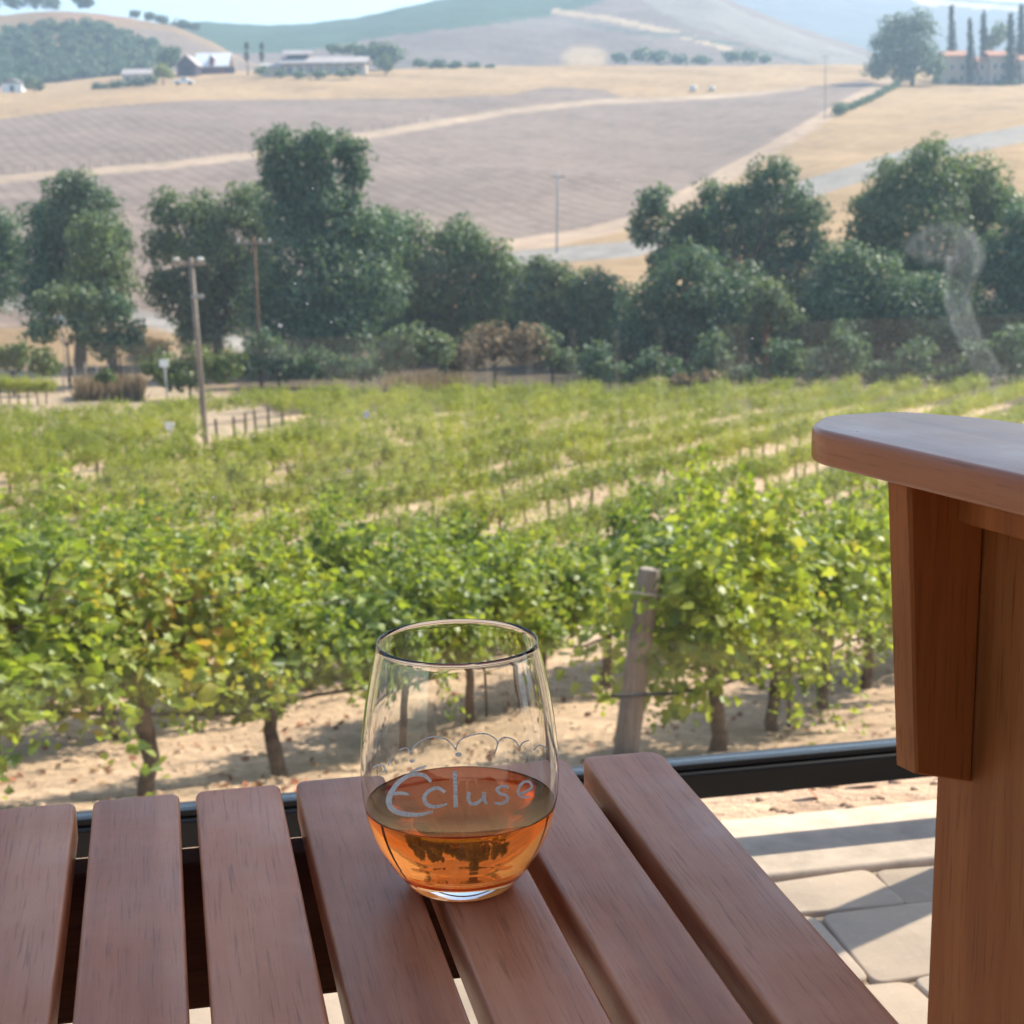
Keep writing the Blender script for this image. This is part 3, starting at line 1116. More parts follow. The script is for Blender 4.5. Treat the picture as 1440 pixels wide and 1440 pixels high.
V[:, 2] = cs + np.stack([lean[:, 0], lean[:, 1], hgt], 1)
o = link('dry_grass', mesh_np('dry_grass', V.reshape(-1, 3), np.arange(len(cs) * 3), np.full(len(cs), 3)), M['dry_brush'])
tag(o, 'tall dry tan grass on the bank before the creek trees', 'grass', kind='stuff')

# ------------------------------------------------------------------ vineyard
RDIR = np.array([math.sin(math.radians(27.4)), math.cos(math.radians(27.4))])
RNRM = np.array([RDIR[1], -RDIR[0]])              # to the right of the row direction


def vine_leaf_cloud(rng, nleaf, size, shape, L=1.0, hang=.0, bushy=1.0):
    """local frame: x along the row"""
    cs, ns, ss = [], [], []
    nclump = 17 if hang <= 1 else 21
    cx = rng.uniform(-L / 2, L / 2, nclump)
    cyy = rng.normal(0, .13, nclump)
    cz = rng.uniform(.66 - .22 * min(1, hang) * (hang > 1), 1.02, nclump)
    rr = rng.uniform(.14, .26, nclump) * bushy
    per = int(nleaf * (.72 - .22 * min(1, hang)) / nclump)
    for k in range(nclump):
        d = unit(rng, per)
        rad = rr[k] * rng.uniform(.35, 1.15, size=(per, 1))
        p = np.array([cx[k], cyy[k], cz[k]]) + d * rad * np.array([1.1, 1.15, 1.0])
        cs.append(p)
        ns.append(d * .6 + .6 * rng.normal(size=(per, 3)) + np.array([0, 0, .65]))
        ss.append(size * rng.uniform(.55, 1.25, per))
    # upright and arching shoots
    nsh = 10 + int(9 * hang)
    per = max(4, int(nleaf * (.28 + .22 * min(1, hang)) / nsh))
    for k in range(nsh):
        x0 = rng.uniform(-L / 2, L / 2)
        y0 = rng.normal(0, .12)
        up = k < 6
        dirx, diry = rng.normal(0, .18), rng.normal(0, .3)
        ln = rng.uniform(.25, .55) if up else rng.uniform(.18, .38 + .6 * min(1, hang) * (hang > .5))
        t = np.sort(rng.uniform(0, 1, per))
        if up:
            p = np.stack([x0 + dirx * t * ln, y0 + diry * t * ln, .92 + t * ln], 1)
        else:
            sg = np.sign(rng.normal())
            p = np.stack([x0 + dirx * t, y0 + sg * (.2 + .28 * t), .85 - ln * t ** 1.4], 1)
        p = p + rng.normal(0, .035, size=p.shape)
        cs.append(p)
        ns.append(rng.normal(size=(per, 3)) + np.array([0, 0, .5]))
        ss.append(size * rng.uniform(.5, 1.05, per) * (1 - .35 * t))
    return leaves(np.concatenate(cs), np.concatenate(ns), np.concatenate(ss), shape, rng)


def vine_trunk_mesh(rng, n=8):
    mb = MB()
    pts, rad = [], []
    x = y = 0.0
    for k in range(7):
        z = -.06 + k * .12
        pts.append((x, y, z))
        rad.append(.040 * (1.25 if k == 0 else rng.uniform(.85, 1.1)) * (1 - .03 * k))
        x += rng.normal(0, .014)
        y += rng.normal(0, .014)
    mb.tube(pts, rad, n)
    top = pts[-1]
    for sg in (-1, 1):
        mb.tube([top, (top[0] + sg * .12, top[1], top[2] + .06), (top[0] + sg * .3, top[1] + rng.normal(0, .02), top[2] + .08), (top[0] + sg * .46, top[1], top[2] + .07)],
                [.03, .026, .02, .014], 6)
        for q in range(3):
            xx = top[0] + sg * (.1 + .14 * q)
            mb.tube([(xx, top[1], top[2] + .06), (xx + rng.normal(0, .05), top[1] + rng.normal(0, .08), top[2] + .3), (xx + rng.normal(0, .1), top[1] + rng.normal(0, .14), top[2] + .36)],
                    [.008, .006, .003], 5)
    return mb


protos = []
for k in range(7):
    r_ = np.random.default_rng(100 + k)
    V, F, S = vine_leaf_cloud(r_, 3200, .058, VLEAF, 1.0, hang=(1.01 if k in (5, 6) else .25), bushy=1.0)
    me_c = mesh_np('vine_canopy', V, F, S)
    mt = M['vine_leaf_yellow'] if k == 3 else M['vine_leaf']
    tm = vine_trunk_mesh(r_).build('trunk', M['bark'])
    me_t = tm.data
    bpy.data.objects.remove(tm)
    me_c.materials.append(mt)
    protos.append((me_c, me_t))
mids = []
for k in range(6):
    r_ = np.random.default_rng(200 + k)
    V, F, S = vine_leaf_cloud(r_, 1700, .050, PLEAF, .98, hang=.0, bushy=.95)
    me_c = mesh_np('vine_canopy_mid', V, F, S)
    me_c.materials.append(M['vine_leaf_far'])
    mids.append((me_c, protos[k][1]))

A0 = np.array([-1.066, 7.0])                    # a trunk of the front left row
SPACE_R, SPACE_V = 1.62, .90
spots = []


def try_spot(x, y, k, j):
    u, v = to_px((x, y, gz(x, y)))
    if u < -230 or u > 1640:
        return
    if y > 40 and poly_mask(np.array([u]), np.array([v]), [(-600, 640), (0, 608), (180, 602), (335, 584), (345, 500), (-600, 480)])[0]:
        return
    if poly_mask(np.array([u]), np.array([v]), [(276, 672), (420, 634), (432, 596), (340, 600), (280, 622)])[0]:
        return
    spots.append((y, x, k, j, u, v))


# the rows next to the patio
for k in range(-9, 9):
    o0 = A0 + RNRM * (k * SPACE_R)
    for j in range(-40, 40):
        t = j * SPACE_V + .37 * (k % 3)
        x, y = o0 + RDIR * t
        if y < 4.3 or y > 13.4 or (k == 1 and t < .52) or (k >= 2 and y < 9.5) or (y < 5.2 and k > 0):
            continue
        try_spot(x, y, k, j)
# the block on the slope below them, rows wider apart
for k in range(-30, 30):
    o0 = A0 + RNRM * (k * 2.28)
    for j in range(-60, 90):
        x, y = o0 + RDIR * (j * .98 + .41 * (k % 3))
        if y < 23.5 or y > 66 or RNG.uniform() < .04:
            continue
        try_spot(x, y, k + 100, j)
spots.sort()
VG = 'grapevines in the vineyard rows'
rot = math.atan2(RDIR[1], RDIR[0])
n_ind = 296
rng = np.random.default_rng(33)
front_labels = {}
proto_used = set()
row_names = {0: 'front left row', 1: 'row that begins at the leaning post', -1: 'row just behind the front left row'}
for i, (y, x, k, j, u, v) in enumerate(spots[:n_ind]):
    near = y < 14.5
    pk = int(rng.integers(0, 7)) if near else int(rng.integers(0, 6))
    if near and k == 0 and pk > 4 and u > 120:
        pk = j % 5
    if near and k == 0 and u < 120 and y < 7.7:
        pk = 5 + (j % 2)
    if near and pk == 3 and rng.uniform() < .5:
        pk = 1
    me_c, me_t = (protos if near else mids)[pk]
    sc = rng.uniform(.84, 1.14) * (.9 if (u > 850 and y > 22) else 1.0)
    root = empty('grapevine', (x, y, gz(x, y)), rot + rng.normal(0, .12) + (math.pi if rng.uniform() < .5 else 0))
    root.scale = (1.0, sc, sc)
    if not near:
        sc = rng.uniform(.82, .96)
        root.scale = (1.15, sc * (.98 if u < 700 else .88), sc)
    else:
        root.scale = (1.0, sc * .95, sc * (.84 if u < 900 else .92))
    lab = 'bushy green grapevine among the rows of the hillside vineyard'
    if k == 1 and y < 12 and v < 1080 and u > 880:
        q = len([1 for s in front_labels if s == 1 or (isinstance(s, tuple) and s[0] == 1)])
        ords = ['nearest', 'second', 'third', 'fourth', 'fifth', 'sixth', 'seventh', 'eighth']
        lab = ords[min(q, 7)] + ' grapevine of the row that begins at the leaning wooden post'
        front_labels[(1, j)] = 1
    elif k == 0 and y < 9.5 and u > -60:
        q = len([1 for s in front_labels if s[0] == 0])
        ords = ['nearest', 'second', 'third', 'fourth', 'fifth', 'sixth', 'seventh', 'eighth']
        lab = ords[min(q, 7)] + ' grapevine of the front row, behind the left half of the table'
        front_labels[(0, j)] = 1
    tag(root, lab, 'grapevine', VG)
    for nm, me in (('canopy', me_c), ('trunk', me_t)):
        c = bpy.data.objects.new(nm, me)
        COL.objects.link(c)
        c.parent = root
# the rest of the block as one mass
parts = []
for k in range(10):
    r_ = np.random.default_rng(300 + k)
    parts.append(vine_leaf_cloud(r_, 950, .066, QUAD, .98, hang=.0, bushy=.95))
allp = []
for (y, x, k, j, u, v) in spots[n_ind:]:
    V, F, S = parts[int(rng.integers(0, 10))]
    a = rot + rng.normal(0, .1) + (math.pi if rng.uniform() < .5 else 0)
    ca, sa = math.cos(a), math.sin(a)
    s = rng.uniform(.80, .95)
    W = np.stack([V[:, 0] * ca * 1.1 - V[:, 1] * sa * s * (.98 if u < 700 else .86) + x, V[:, 0] * sa * 1.1 + V[:, 1] * ca * s * (.98 if u < 700 else .86) + y, V[:, 2] * s + gz(x, y)], 1)
    allp.append((W, F, S))
V, F, S = merge(allp)
o = link('far_vines', mesh_np('far_vines', V, F, S), M['vine_leaf_far'])
tag(o, 'far rows of green grapevines reading as one mass up to the creek trees', 'vineyard', kind='stuff')
print('vines', len(spots))

# second small block at the far left
for i in range(9):
    x = at_y(-40 + i * 13, 540, 72 - .25 * i)[0]
    y = 72 - .25 * i
    root = empty('grapevine', (x, y, gz(x, y)), .1)
    tag(root, 'small grapevine of the separate short row on the sandy ground at far left', 'grapevine', 'vines on the sandy ground at far left')
    for nm, me in (('canopy', mids[i % 6][0]), ('trunk', mids[i % 6][1])):
        c = bpy.data.objects.new(nm, me)
        COL.objects.link(c)
        c.parent = root

# trellis: leaning end post, wires, drip hoses, stakes
pb = on_ground(877, 1080)
pt = at_y(914, 800, pb[1] + .05)
root = empty('end_post', pb)
tag(root, 'thick weathered wooden post leaning right at the start of a vine row', 'post')
d_ = pt - pb
mb = MB()
mb.tube([d_ * -.12, d_ * 0, d_ * .5, d_ * .985, d_ * 1.0], [.062, .060, .056, .052, .046], 14)
mb.build('post_shaft', M['post_wood'], root, math.radians(40))
mb = MB()
for t in (.72, .86):
    c = d_ * t
    mb.tube([c + np.array([-.064, 0, .01]), c + np.array([0, -.066, 0]), c + np.array([.066, 0, -.01]), c + np.array([0, .066, 0]), c + np.array([-.064, 0, .01])], .004, 6)
mb.build('wire_wrap', M['wire'], root)

for k in (-3, -2, -1, 0, 1):
    o0 = A0 + RNRM * (k * SPACE_R)
    t0 = -3.3 if k < 1 else .05
    for hz, nm, rr, mt in ((.34, 'drip_hose', .009, 'hose'), (.78, 'trellis_wire', .0022, 'wire')):
        pts = []
        for s in np.arange(t0, 13, .6):
            p = o0 + RDIR * s
            pts.append((p[0], p[1], gz(*p) + hz + .02 * math.sin(s * 3.5 + k)))
        o = MB().tube(pts, rr, 6).build(nm, M[mt])
        wh = {1: 'the row behind the leaning post', 0: 'the front left row', -1: 'the second row from the front left', -2: 'the third row from the front left', -3: 'the fourth row from the front left'}[k]
        tag(o, ('thin black drip hose strung low along ' if nm == 'drip_hose' else 'fine steel trellis wire through the leaves of ') + wh, 'hose' if nm == 'drip_hose' else 'wire')
stake_n = 0
for k in (-3, -2, -1, 0, 1, 2):
    for s in (1.6, 6.1, 10.6):
        p = A0 + RNRM * (k * SPACE_R) + RDIR * (s + .37 * (k % 3) + .45)
        z = gz(*p)
        o = MB().tube([(p[0], p[1], z - .2), (p[0], p[1], z + 1.0)], .011, 6).build('trellis_stake', M['rust'])
        tag(o, 'thin rusty metal stake standing between vines inside a leafy row', 'stake', 'metal stakes in the vine rows')

# posts by the dirt gap left of centre
for i, (u, v) in enumerate([(306, 622), (330, 618), (345, 612), (360, 608), (378, 602), (397, 598)]):
    P = on_ground(u, v, 25)
    o = MB().tube([P + np.array([0, 0, -.2]), P + np.array([.03 * (i % 3 - 1), 0, .75])], .045, 7).build('vineyard_post', M['bark'])
    tag(o, 'short dark wooden post beside the bare dirt gap in the vineyard', 'post', 'short posts along the dirt gap')

# leaf litter, clods
rng = np.random.default_rng(8)
m = 3600
yy = rng.uniform(2.1, 13, m)
xx = rng.uniform(-.42, .42, m) * yy
keep = rng.uniform(size=m) < np.clip(.30 + .45 * _hash_noise(xx, yy, 1.9), .04, 1)
xx, yy = xx[keep], yy[keep]
m = len(xx)
P = np.stack([xx, yy, ground_z(xx, yy) + .008], 1)
V, F, S = leaves(P, np.array([0, 0, 1.0]) + .45 * rng.normal(size=P.shape), rng.uniform(.015, .05, m), PLEAF, rng)
o = link('leaf_litter', mesh_np('leaf_litter', V, F, S), M['litter'])
tag(o, 'scattered red and brown fallen leaves on the tan soil', 'leaves', kind='stuff')
m = 3800
yy = rng.uniform(2.0, 13, m)
xx = rng.uniform(-.42, .42, m) * yy
zz = ground_z(xx, yy)
ico = bmesh.new()
bmesh.ops.create_icosphere(ico, subdivisions=1, radius=1)
iv = np.array([v.co[:] for v in ico.verts])
if_ = np.array([[v.index for v in f.verts] for f in ico.faces])
ico.free()
sz = np.minimum(rng.lognormal(-4.75, .6, m), .004 * yy)
Vv = (np.stack([xx, yy, zz], 1)[:, None] + iv[None] * sz[:, None, None] * (1 + .25 * rng.normal(size=(m, len(iv), 1))) * np.array([1.2, 1.1, .75]))
Ff = (if_.ravel()[None] + (np.arange(m) * len(iv))[:, None]).ravel()
o = link('soil_clods', mesh_np('soil_clods', Vv.reshape(-1, 3), Ff, np.full(m * len(if_), 3)), simple_mat('clod', (.44, .31, .21), .95, .1, .3, 3))
tag(o, 'crumbly clods and pebbles lying on the vineyard soil', 'clods', kind='stuff')

# ------------------------------------------------------------------ poles and markers
M['pole_brown'] = simple_mat('pole_brown', (.17, .10, .06), .85, .15, .3, 3)


def pole_thing(name, label, ub, vb, ut, vt, r0, r1, ymin=20, arm=None, mat='post_wood'):
    B = on_ground(ub, vb, ymin)
    if mat == 'pole_brown':
        B = at_y(ub + 3, vb + 60, 80)
        B[2] = gz(B[0], B[1])
    T = at_y(ut, vt, B[1])
    root = empty(name, B)
    tag(root, label, 'pole')
    d = T - B
    MB().tube([d * -.05, d * 0, d * .5, d], [r0, r0, (r0 + r1) / 2, r1], 10).build('pole_shaft', M[mat], root)
    return root, d, B


root, d, B = pole_thing('light_pole', 'weathered wooden pole with two pale lamps on a crossarm, standing in the vineyard', 290, 626, 268, 362, .10, .075, 25)
k = depth(B) / FPX
for sg, w_ in ((-1, 26), (1, 18)):
    e = d + np.array([sg * w_ * k, 0, -.12])
MB().box(d[0] - 27 * k, d[0] + 19 * k, d[1] - .05, d[1] + .05, d[2] - .24, d[2] - .12, .01).build('crossarm', M['post_wood'], root)
for uoff, mt in ((-20, 'bale'), (13, 'white_paint')):
    c = d + np.array([uoff * k, 0, -.06])
    lamp = MB()
    prof = [(.03, 0), (.065, .02), (.085, .05), (.085, .09), (.05, .12), (.015, .125)]
    lamp.rings([[(c[0] + r * math.cos(2 * math.pi * q / 12) * 1.3, c[1] + r * math.sin(2 * math.pi * q / 12), c[2] + h * .8 - .04) for q in range(12)] for r, h in prof])
    lamp.build('lamp_head', M[mt], root)
MB().box(d[0] - .02, d[0] + 16 * k, d[1] - .13, d[1] - .05, d[2] - 1.25, d[2] - 1.12, .01).build('bracket', M['grey_metal'], root)

root, d, B = pole_thing('utility_pole', 'brown utility pole with a crossarm standing before the creek trees, right of the light pole', 363, 448, 357, 332, .085, .065, 70, None, 'pole_brown')
k = depth(B) / FPX
MB().box(d[0] - .9, d[0] + .9, d[1] - .05, d[1] + .05, d[2] - .38, d[2] - .28, .01).build('crossarm', M['post_wood'], root)
mbw = MB()
for q in (-.75, .3, .75):
    MB().tube([d + np.array([q, 0, -.279]), d + np.array([q, 0, -.12])], [.03, .04], 8).build('insulator', M['white_paint'], root)
for (ub, vb, ut, vt, lb, ym) in ((783, 356, 784, 240, 'thin grey utility pole at the foot of the bare field', 120),
                                 (1160, 168, 1161, 75, 'distant thin utility pole beside the pale dirt track at right', 200)):
    root, d, B = pole_thing('utility_pole', lb, ub, vb, ut, vt, .11, .085, ym, None, 'grey_metal')
    MB().box(d[0] - .8, d[0] + .8, d[1] - .05, d[1] + .05, d[2] - .7, d[2] - .58, .01).build('crossarm', M['grey_metal'], root)
for (ub, vb, ut, vt, s, lb) in ((96, 540, 85, 452, 15, 'white square marker on a thin post over the sandy track at left'),
                                (238, 590, 231, 512, 13, 'small white marker on a thin post left of the light pole'),
                                (246, 640, 239, 600, 13, 'low white marker on a short post nearest the light pole foot')):
    B = on_ground(ub, vb, 25)
    T = at_y(ut, vt, B[1])
    d = T - B
    root = empty('marker_post', B)
    tag(root, lb, 'marker')
    MB().tube([d * -.05, d * 1.0], .035, 8).build('post_shaft', M['grey_metal'], root)
    k = depth(B) / FPX * s * .5
    MB().box(d[0] - k, d[0] + k, d[1] - .06, d[1] - .035, d[2] - k * .6, d[2] + k, .005).build('marker_plate', M['white_paint'], root)
for i in range(10):
    P = on_ground(10 + 16 * i, 548 + i * 1.0, 55)
    o = MB().tube([P + np.array([0, 0, -.2]), P + np.array([0, 0, 1.5])], .04, 6).build('vineyard_post', M['post_wood'])
    tag(o, 'thin post standing in the line across the sandy ground at far left', 'post', 'posts on the sandy ground at far left')
# fence posts along the top of the tilled field
for i in range(40):
    u = 4 + i * 15.3
    v = float(np.interp(u, [0, 240, 355, 520, 620], [246, 227, 212, 184, 168]))
    P = on_ground(u, v, 150)
    if P[1] > 600:
        continue
    o = MB().tube([P + np.array([0, 0, -.3]), P + np.array([0, 0, 1.35])], .07, 5).build('fence_post', M['post_wood'])
    tag(o, 'tiny fence post in the line above the dirt track across the bare field', 'post', 'fence posts above the dirt track')

# ------------------------------------------------------------------ far buildings and trees
def bpart(name, mat, root, boxes, b=.02):
    mb = MB()
    for bx in boxes:
        mb.box(*bx, b)
    return mb.build(name, mat, root)


def gable(root, x0, x1, y0, y1, z0, z1, mat, axis='x', name='roof', ov=.4, th=.18):
    """gable roof as a real shell: ridge along axis"""
    mb = MB()
    x0, x1, y0, y1 = x0 - ov, x1 + ov, y0 - ov, y1 + ov
    if axis == 'x':
        ym = (y0 + y1) / 2
        sec = [(y0, z0), (ym, z1), (y1, z0), (y1, z0 + th), (ym, z1 + th), (y0, z0 + th)]
        mb.rings([[(x, a, c) for a, c in sec] for x in (x0, x1)], smooth=False)
    else:
        xm = (x0 + x1) / 2
        sec = [(x0, z0), (xm, z1), (x1, z0), (x1, z0 + th), (xm, z1 + th), (x0, z0 + th)]
        mb.rings([[(a, y, c) for a, c in sec] for y in (y0, y1)], smooth=False)
    return mb.build(name, mat, root)


def window(root, x, y, z, w, h, frame='white_paint'):
    mb = MB()
    t = .1
    mb.box(x - w / 2 - t, x - w / 2, y - .12, y + .0, z - t, z + h + t)
    mb.box(x + w / 2, x + w / 2 + t, y - .12, y + .0, z - t, z + h + t)
    mb.box(x - w / 2, x + w / 2, y - .12, y + .0, z - t, z)
    mb.box(x - w / 2, x + w / 2, y - .12, y + .0, z + h, z + h + t)
    f = mb.build('window', M[frame], root)
    MB().box(x - w / 2, x + w / 2, y - .05, y - .02, z, z + h).build('pane', M['window_dark'], f)
    return f


def site(u, v, Y):
    P = at_y(u, v, Y)
    P[2] = gz(P[0], P[1])
    return P


# villa on the right
P = site(1400, 119, 452)
k = depth(P) / FPX
vroot = empty('villa', P)
tag(vroot, 'long two storey villa with red tiled roofs behind cypresses at top right', 'house')
W0, W1 = -72 * k, 75 * k
H1 = 6.6
secs = [(W0, W0 + 6.5, 0, 9, H1 + .9), (W0 + 6.5, W0 + 12, 1.5, 9, H1 - .6), (W0 + 12, W0 + 19, 0, 9, H1 + .8), (W0 + 19, W0 + 24.5, 1.5, 9, H1 - .4), (W0 + 24.5, W1, 0, 9, H1 + 1.0)]
for (x0, x1, y0, y1, h) in secs:
    bpart('wall', M['villa_wall'], vroot, [(x0 + .01, x1 - .01, y0, y1, -1, h)])
    gable(vroot, x0, x1, y0, y1, h, h + 1.5, M['roof_tile'], 'x', ov=.45)
    nwin = 2 if x1 - x0 < 7 else 3
    for r_ in (.9, 3.9):
        for q in range(nwin):
            window(vroot, x0 + (x1 - x0) * (q + .7) / (nwin + .4), y0, r_, 1.0, 1.6)
bpart('doorway', M['window_dark'], vroot, [(W0 + 15, W0 + 16.4, -.06, -.012, 0, 2.4)], 0)
tree('oak_tree', 'large hazy oak beside the villa at top right', 'tree', [(1260, 45, 28), (1295, 40, 26), (1250, 75, 32), (1290, 80, 34), (1235, 98, 20), (1315, 95, 20), (1270, 100, 26)], 440, M['oak_leaf'], .7, 4.0, 1272, seed=91)
for i, (u, v0, v1, rr, Y, lb) in enumerate([(1338, 14, 118, 7, 470, 'slim cypress at the left end of the villa'), (1364, 32, 119, 6, 449, 'short slim cypress in front of the villa wall'),
                                            (1383, 22, 118, 8, 470, 'cypress behind the middle of the villa roof'), (1421, 24, 119, 9, 449, 'left one of the paired cypresses before the villa'),
                                            (1436, 13, 119, 9, 470, 'tall right one of the paired cypresses at the villa')]):
    n = 9
    lob = []
    for q in range(n):
        t = q / (n - 1)
        w_ = rr * (1.0 - .75 * t ** 1.6) * (.75 + .25 * min(1, t * 5))
        lob.append((u, v1 - 6 - (v1 - v0 - 8) * t, w_, (v1 - v0) / n * .9, 0))
    tree('cypress_tree', lb, 'tree', lob, Y, M['cypress_leaf'], .5, 4.5, u, seed=100 + i, trunk_r=.2, clump=.5)
# hedge along the field edge, with the round bush at its end
pts = [(1182, 156), (1200, 150), (1218, 142), (1236, 133), (1252, 124), (1266, 117)]
lob = []
P0 = on_ground(1218, 146, 200)
hroot = empty('hedge', P0)
tag(hroot, 'dark hedge running from the pale dirt track to the big hazy oak', 'hedge')
rng = np.random.default_rng(77)
LL = []
for a, b in zip(pts[:-1], pts[1:]):
    for t in (0, .33, .66):
        Q = on_ground(a[0] + (b[0] - a[0]) * t, a[1] + (b[1] - a[1]) * t + 3, 200)
        LL.append((Q + np.array([0, 0, .6]) - P0, (1.3, 1.3, .8)))
Q = on_ground(1180, 162, 200)
LL.append((Q + np.array([0, 0, 1.0]) - P0, (2.0, 2.0, 1.5)))
V, F, S = crown_cloud(LL, .35, 4, rng)
link('hedge_leaves', mesh_np('hedge_leaves', V, F, S), M['oak_leaf'], hroot)

# ranch house left of centre
P = site(440, 105, 478)
k = depth(P) / FPX
rr_ = empty('ranch_house', P)
tag(rr_, 'long low ranch house with a pinkish roof and shaded porch on the far crest', 'house')
bpart('wall', M['villa_wall'], rr_, [(-40 * k, 74 * k, 1.8, 9, -1.5, 2.9)])
gable(rr_, -44 * k, 76 * k, 0, 9.5, 3.0, 4.9, M['grey_roof'], 'x')
bpart('upper_wall', M['barn_dark'], rr_, [(-38 * k, -8 * k, 3.4, 6.6, 3.6, 5.6)])
gable(rr_, -42 * k, -4 * k, 3.0, 7.0, 5.6, 6.9, M['grey_roof'], 'x', name='upper_roof')
for q in range(9):
    bpart('porch_post', M['white_paint'], rr_, [(-40 * k + q * 14 * k - .1, -40 * k + q * 14 * k + .1, .05, .25, -1.2, 3.0)], 0)
for q in range(7):
    window(rr_, -34 * k + q * 16 * k, 1.8, .6, 1.6, 1.5)
bpart('wing', M['villa_wall'], rr_, [(-74 * k, -44.5 * k, 2, 8, -1.5, 2.2)])
gable(rr_, -75 * k, -45 * k, 1.6, 8.4, 2.2, 3.4, M['grey_roof'], 'x', name='wing_roof')

# barns
P = site(262, 100, 492)
k = depth(P) / FPX
b1 = empty('barn', P)
tag(b1, 'dark gabled barn standing left of the white roofed barn', 'barn')
mb = MB()
mb.rings([[(-13 * k, y, -1), (13 * k, y, -1), (13 * k, y, 3.0), (0, y, 6.0), (-13 * k, y, 3.0)] for y in (0, 12)], smooth=False)
mb.build('wall', M['barn_dark'], b1)
gable(b1, -13 * k, 13 * k, 0, 12, 3.05, 6.05, M['grey_roof'], 'y')
bpart('door', M['hole'], b1, [(-1.5, 1.5, -.1, -.02, -.3, 2.8)], 0)
P = site(302, 95, 505)
k = depth(P) / FPX
b2 = empty('barn', P)
tag(b2, 'barn with a white metal roof and red wall on the far crest', 'barn')
bpart('wall', M['barn_red'], b2, [(-28 * k, 18 * k, 0, 11, -1.5, 2.0)])
gable(b2, -28 * k, 18 * k, 0, 11, 2.0, 6.2, M['metal_roof'], 'x')
bpart('dormer', M['barn_red'], b2, [(-7 * k, -1 * k, -.3, 3.2, 1.6, 4.6)])
gable(b2, -7 * k, -1 * k, -.3, 4.2, 4.6, 5.3, M['metal_roof'], 'y', name='dormer_roof', ov=.15)
bpart('door', M['barn_dark'], b2, [(3, 6, -.1, -.02, -.5, 1.8)], 0)
P = site(192, 113, 470)
k = depth(P) / FPX
b3 = empty('cottage', P)
tag(b3, 'low cottage with a pale grey roof behind the dark hedge at left', 'house')
bpart('wall', M['villa_wall'], b3, [(-20 * k, 22 * k, 0, 7, -1, 2.4)])
gable(b3, -20 * k, 22 * k, 0, 7, 2.4, 4.0, M['grey_roof'], 'x')
for q in (-2.5, 0, 2.5):
    window(b3, q, 0, .7, 1.1, 1.1)
P = site(18, 128, 470)
b4 = empty('shed', P)
tag(b4, 'small pale shed at the left edge below the scrubby knoll', 'shed')
bpart('wall', M['white_paint'], b4, [(-3, 2.5, 0, 4, -1, 2.3)])
gable(b4, -3, 2.5, 0, 4, 2.3, 3.5, M['grey_roof'], 'y')
bpart('door', M['window_dark'], b4, [(-.8, .4, -.06, -.012, 0, 1.9)], 0)
# white truck
P = site(258, 111, 458)
tr_ = empty('truck', P)
tag(tr_, 'small white pickup truck parked below the dark barn', 'truck')
mb = MB()
mb.box(-2.7, 2.7, -.9, .9, .55, 1.15, .1)
mb.box(-.6, 1.2, -.85, .85, 1.15, 1.9, .2)
mb.build('body', M['car_white'], tr_)
MB().box(-.3, .9, -.87, -.853, 1.3, 1.75).build('side_window', M['window_dark'], tr_)
for x_ in (-1.7, 1.7):
    for y_ in (-.9, .9):
        MB().tube([(x_, y_ - .11, .4), (x_, y_ + .11, .4)], .4, 14).build('wheel', M['tyre'], tr_)
# pale tanks on the crest
for i, (u, v, r_, lb) in enumerate([(975, 126, .95, 'pale rounded bale lying on the dry crest, the left one'), (1001, 125, .8, 'pale rounded bale lying on the dry crest, the right one')]):
    P = site(u, v, 425)
    mb = MB()
    prof = [(.6, 0), (.95, .12), (1, .4), (1, 1.2), (.9, 1.5), (.5, 1.62)]
    mb.rings([[(r_ * a * math.cos(2 * math.pi * q / 16), r_ * a * math.sin(2 * math.pi * q / 16), r_ * h) for q in range(16)] for a, h in prof])
    o = mb.build('hay_bale', M['bale'])
    o.location = P
    tag(o, lb, 'bale')

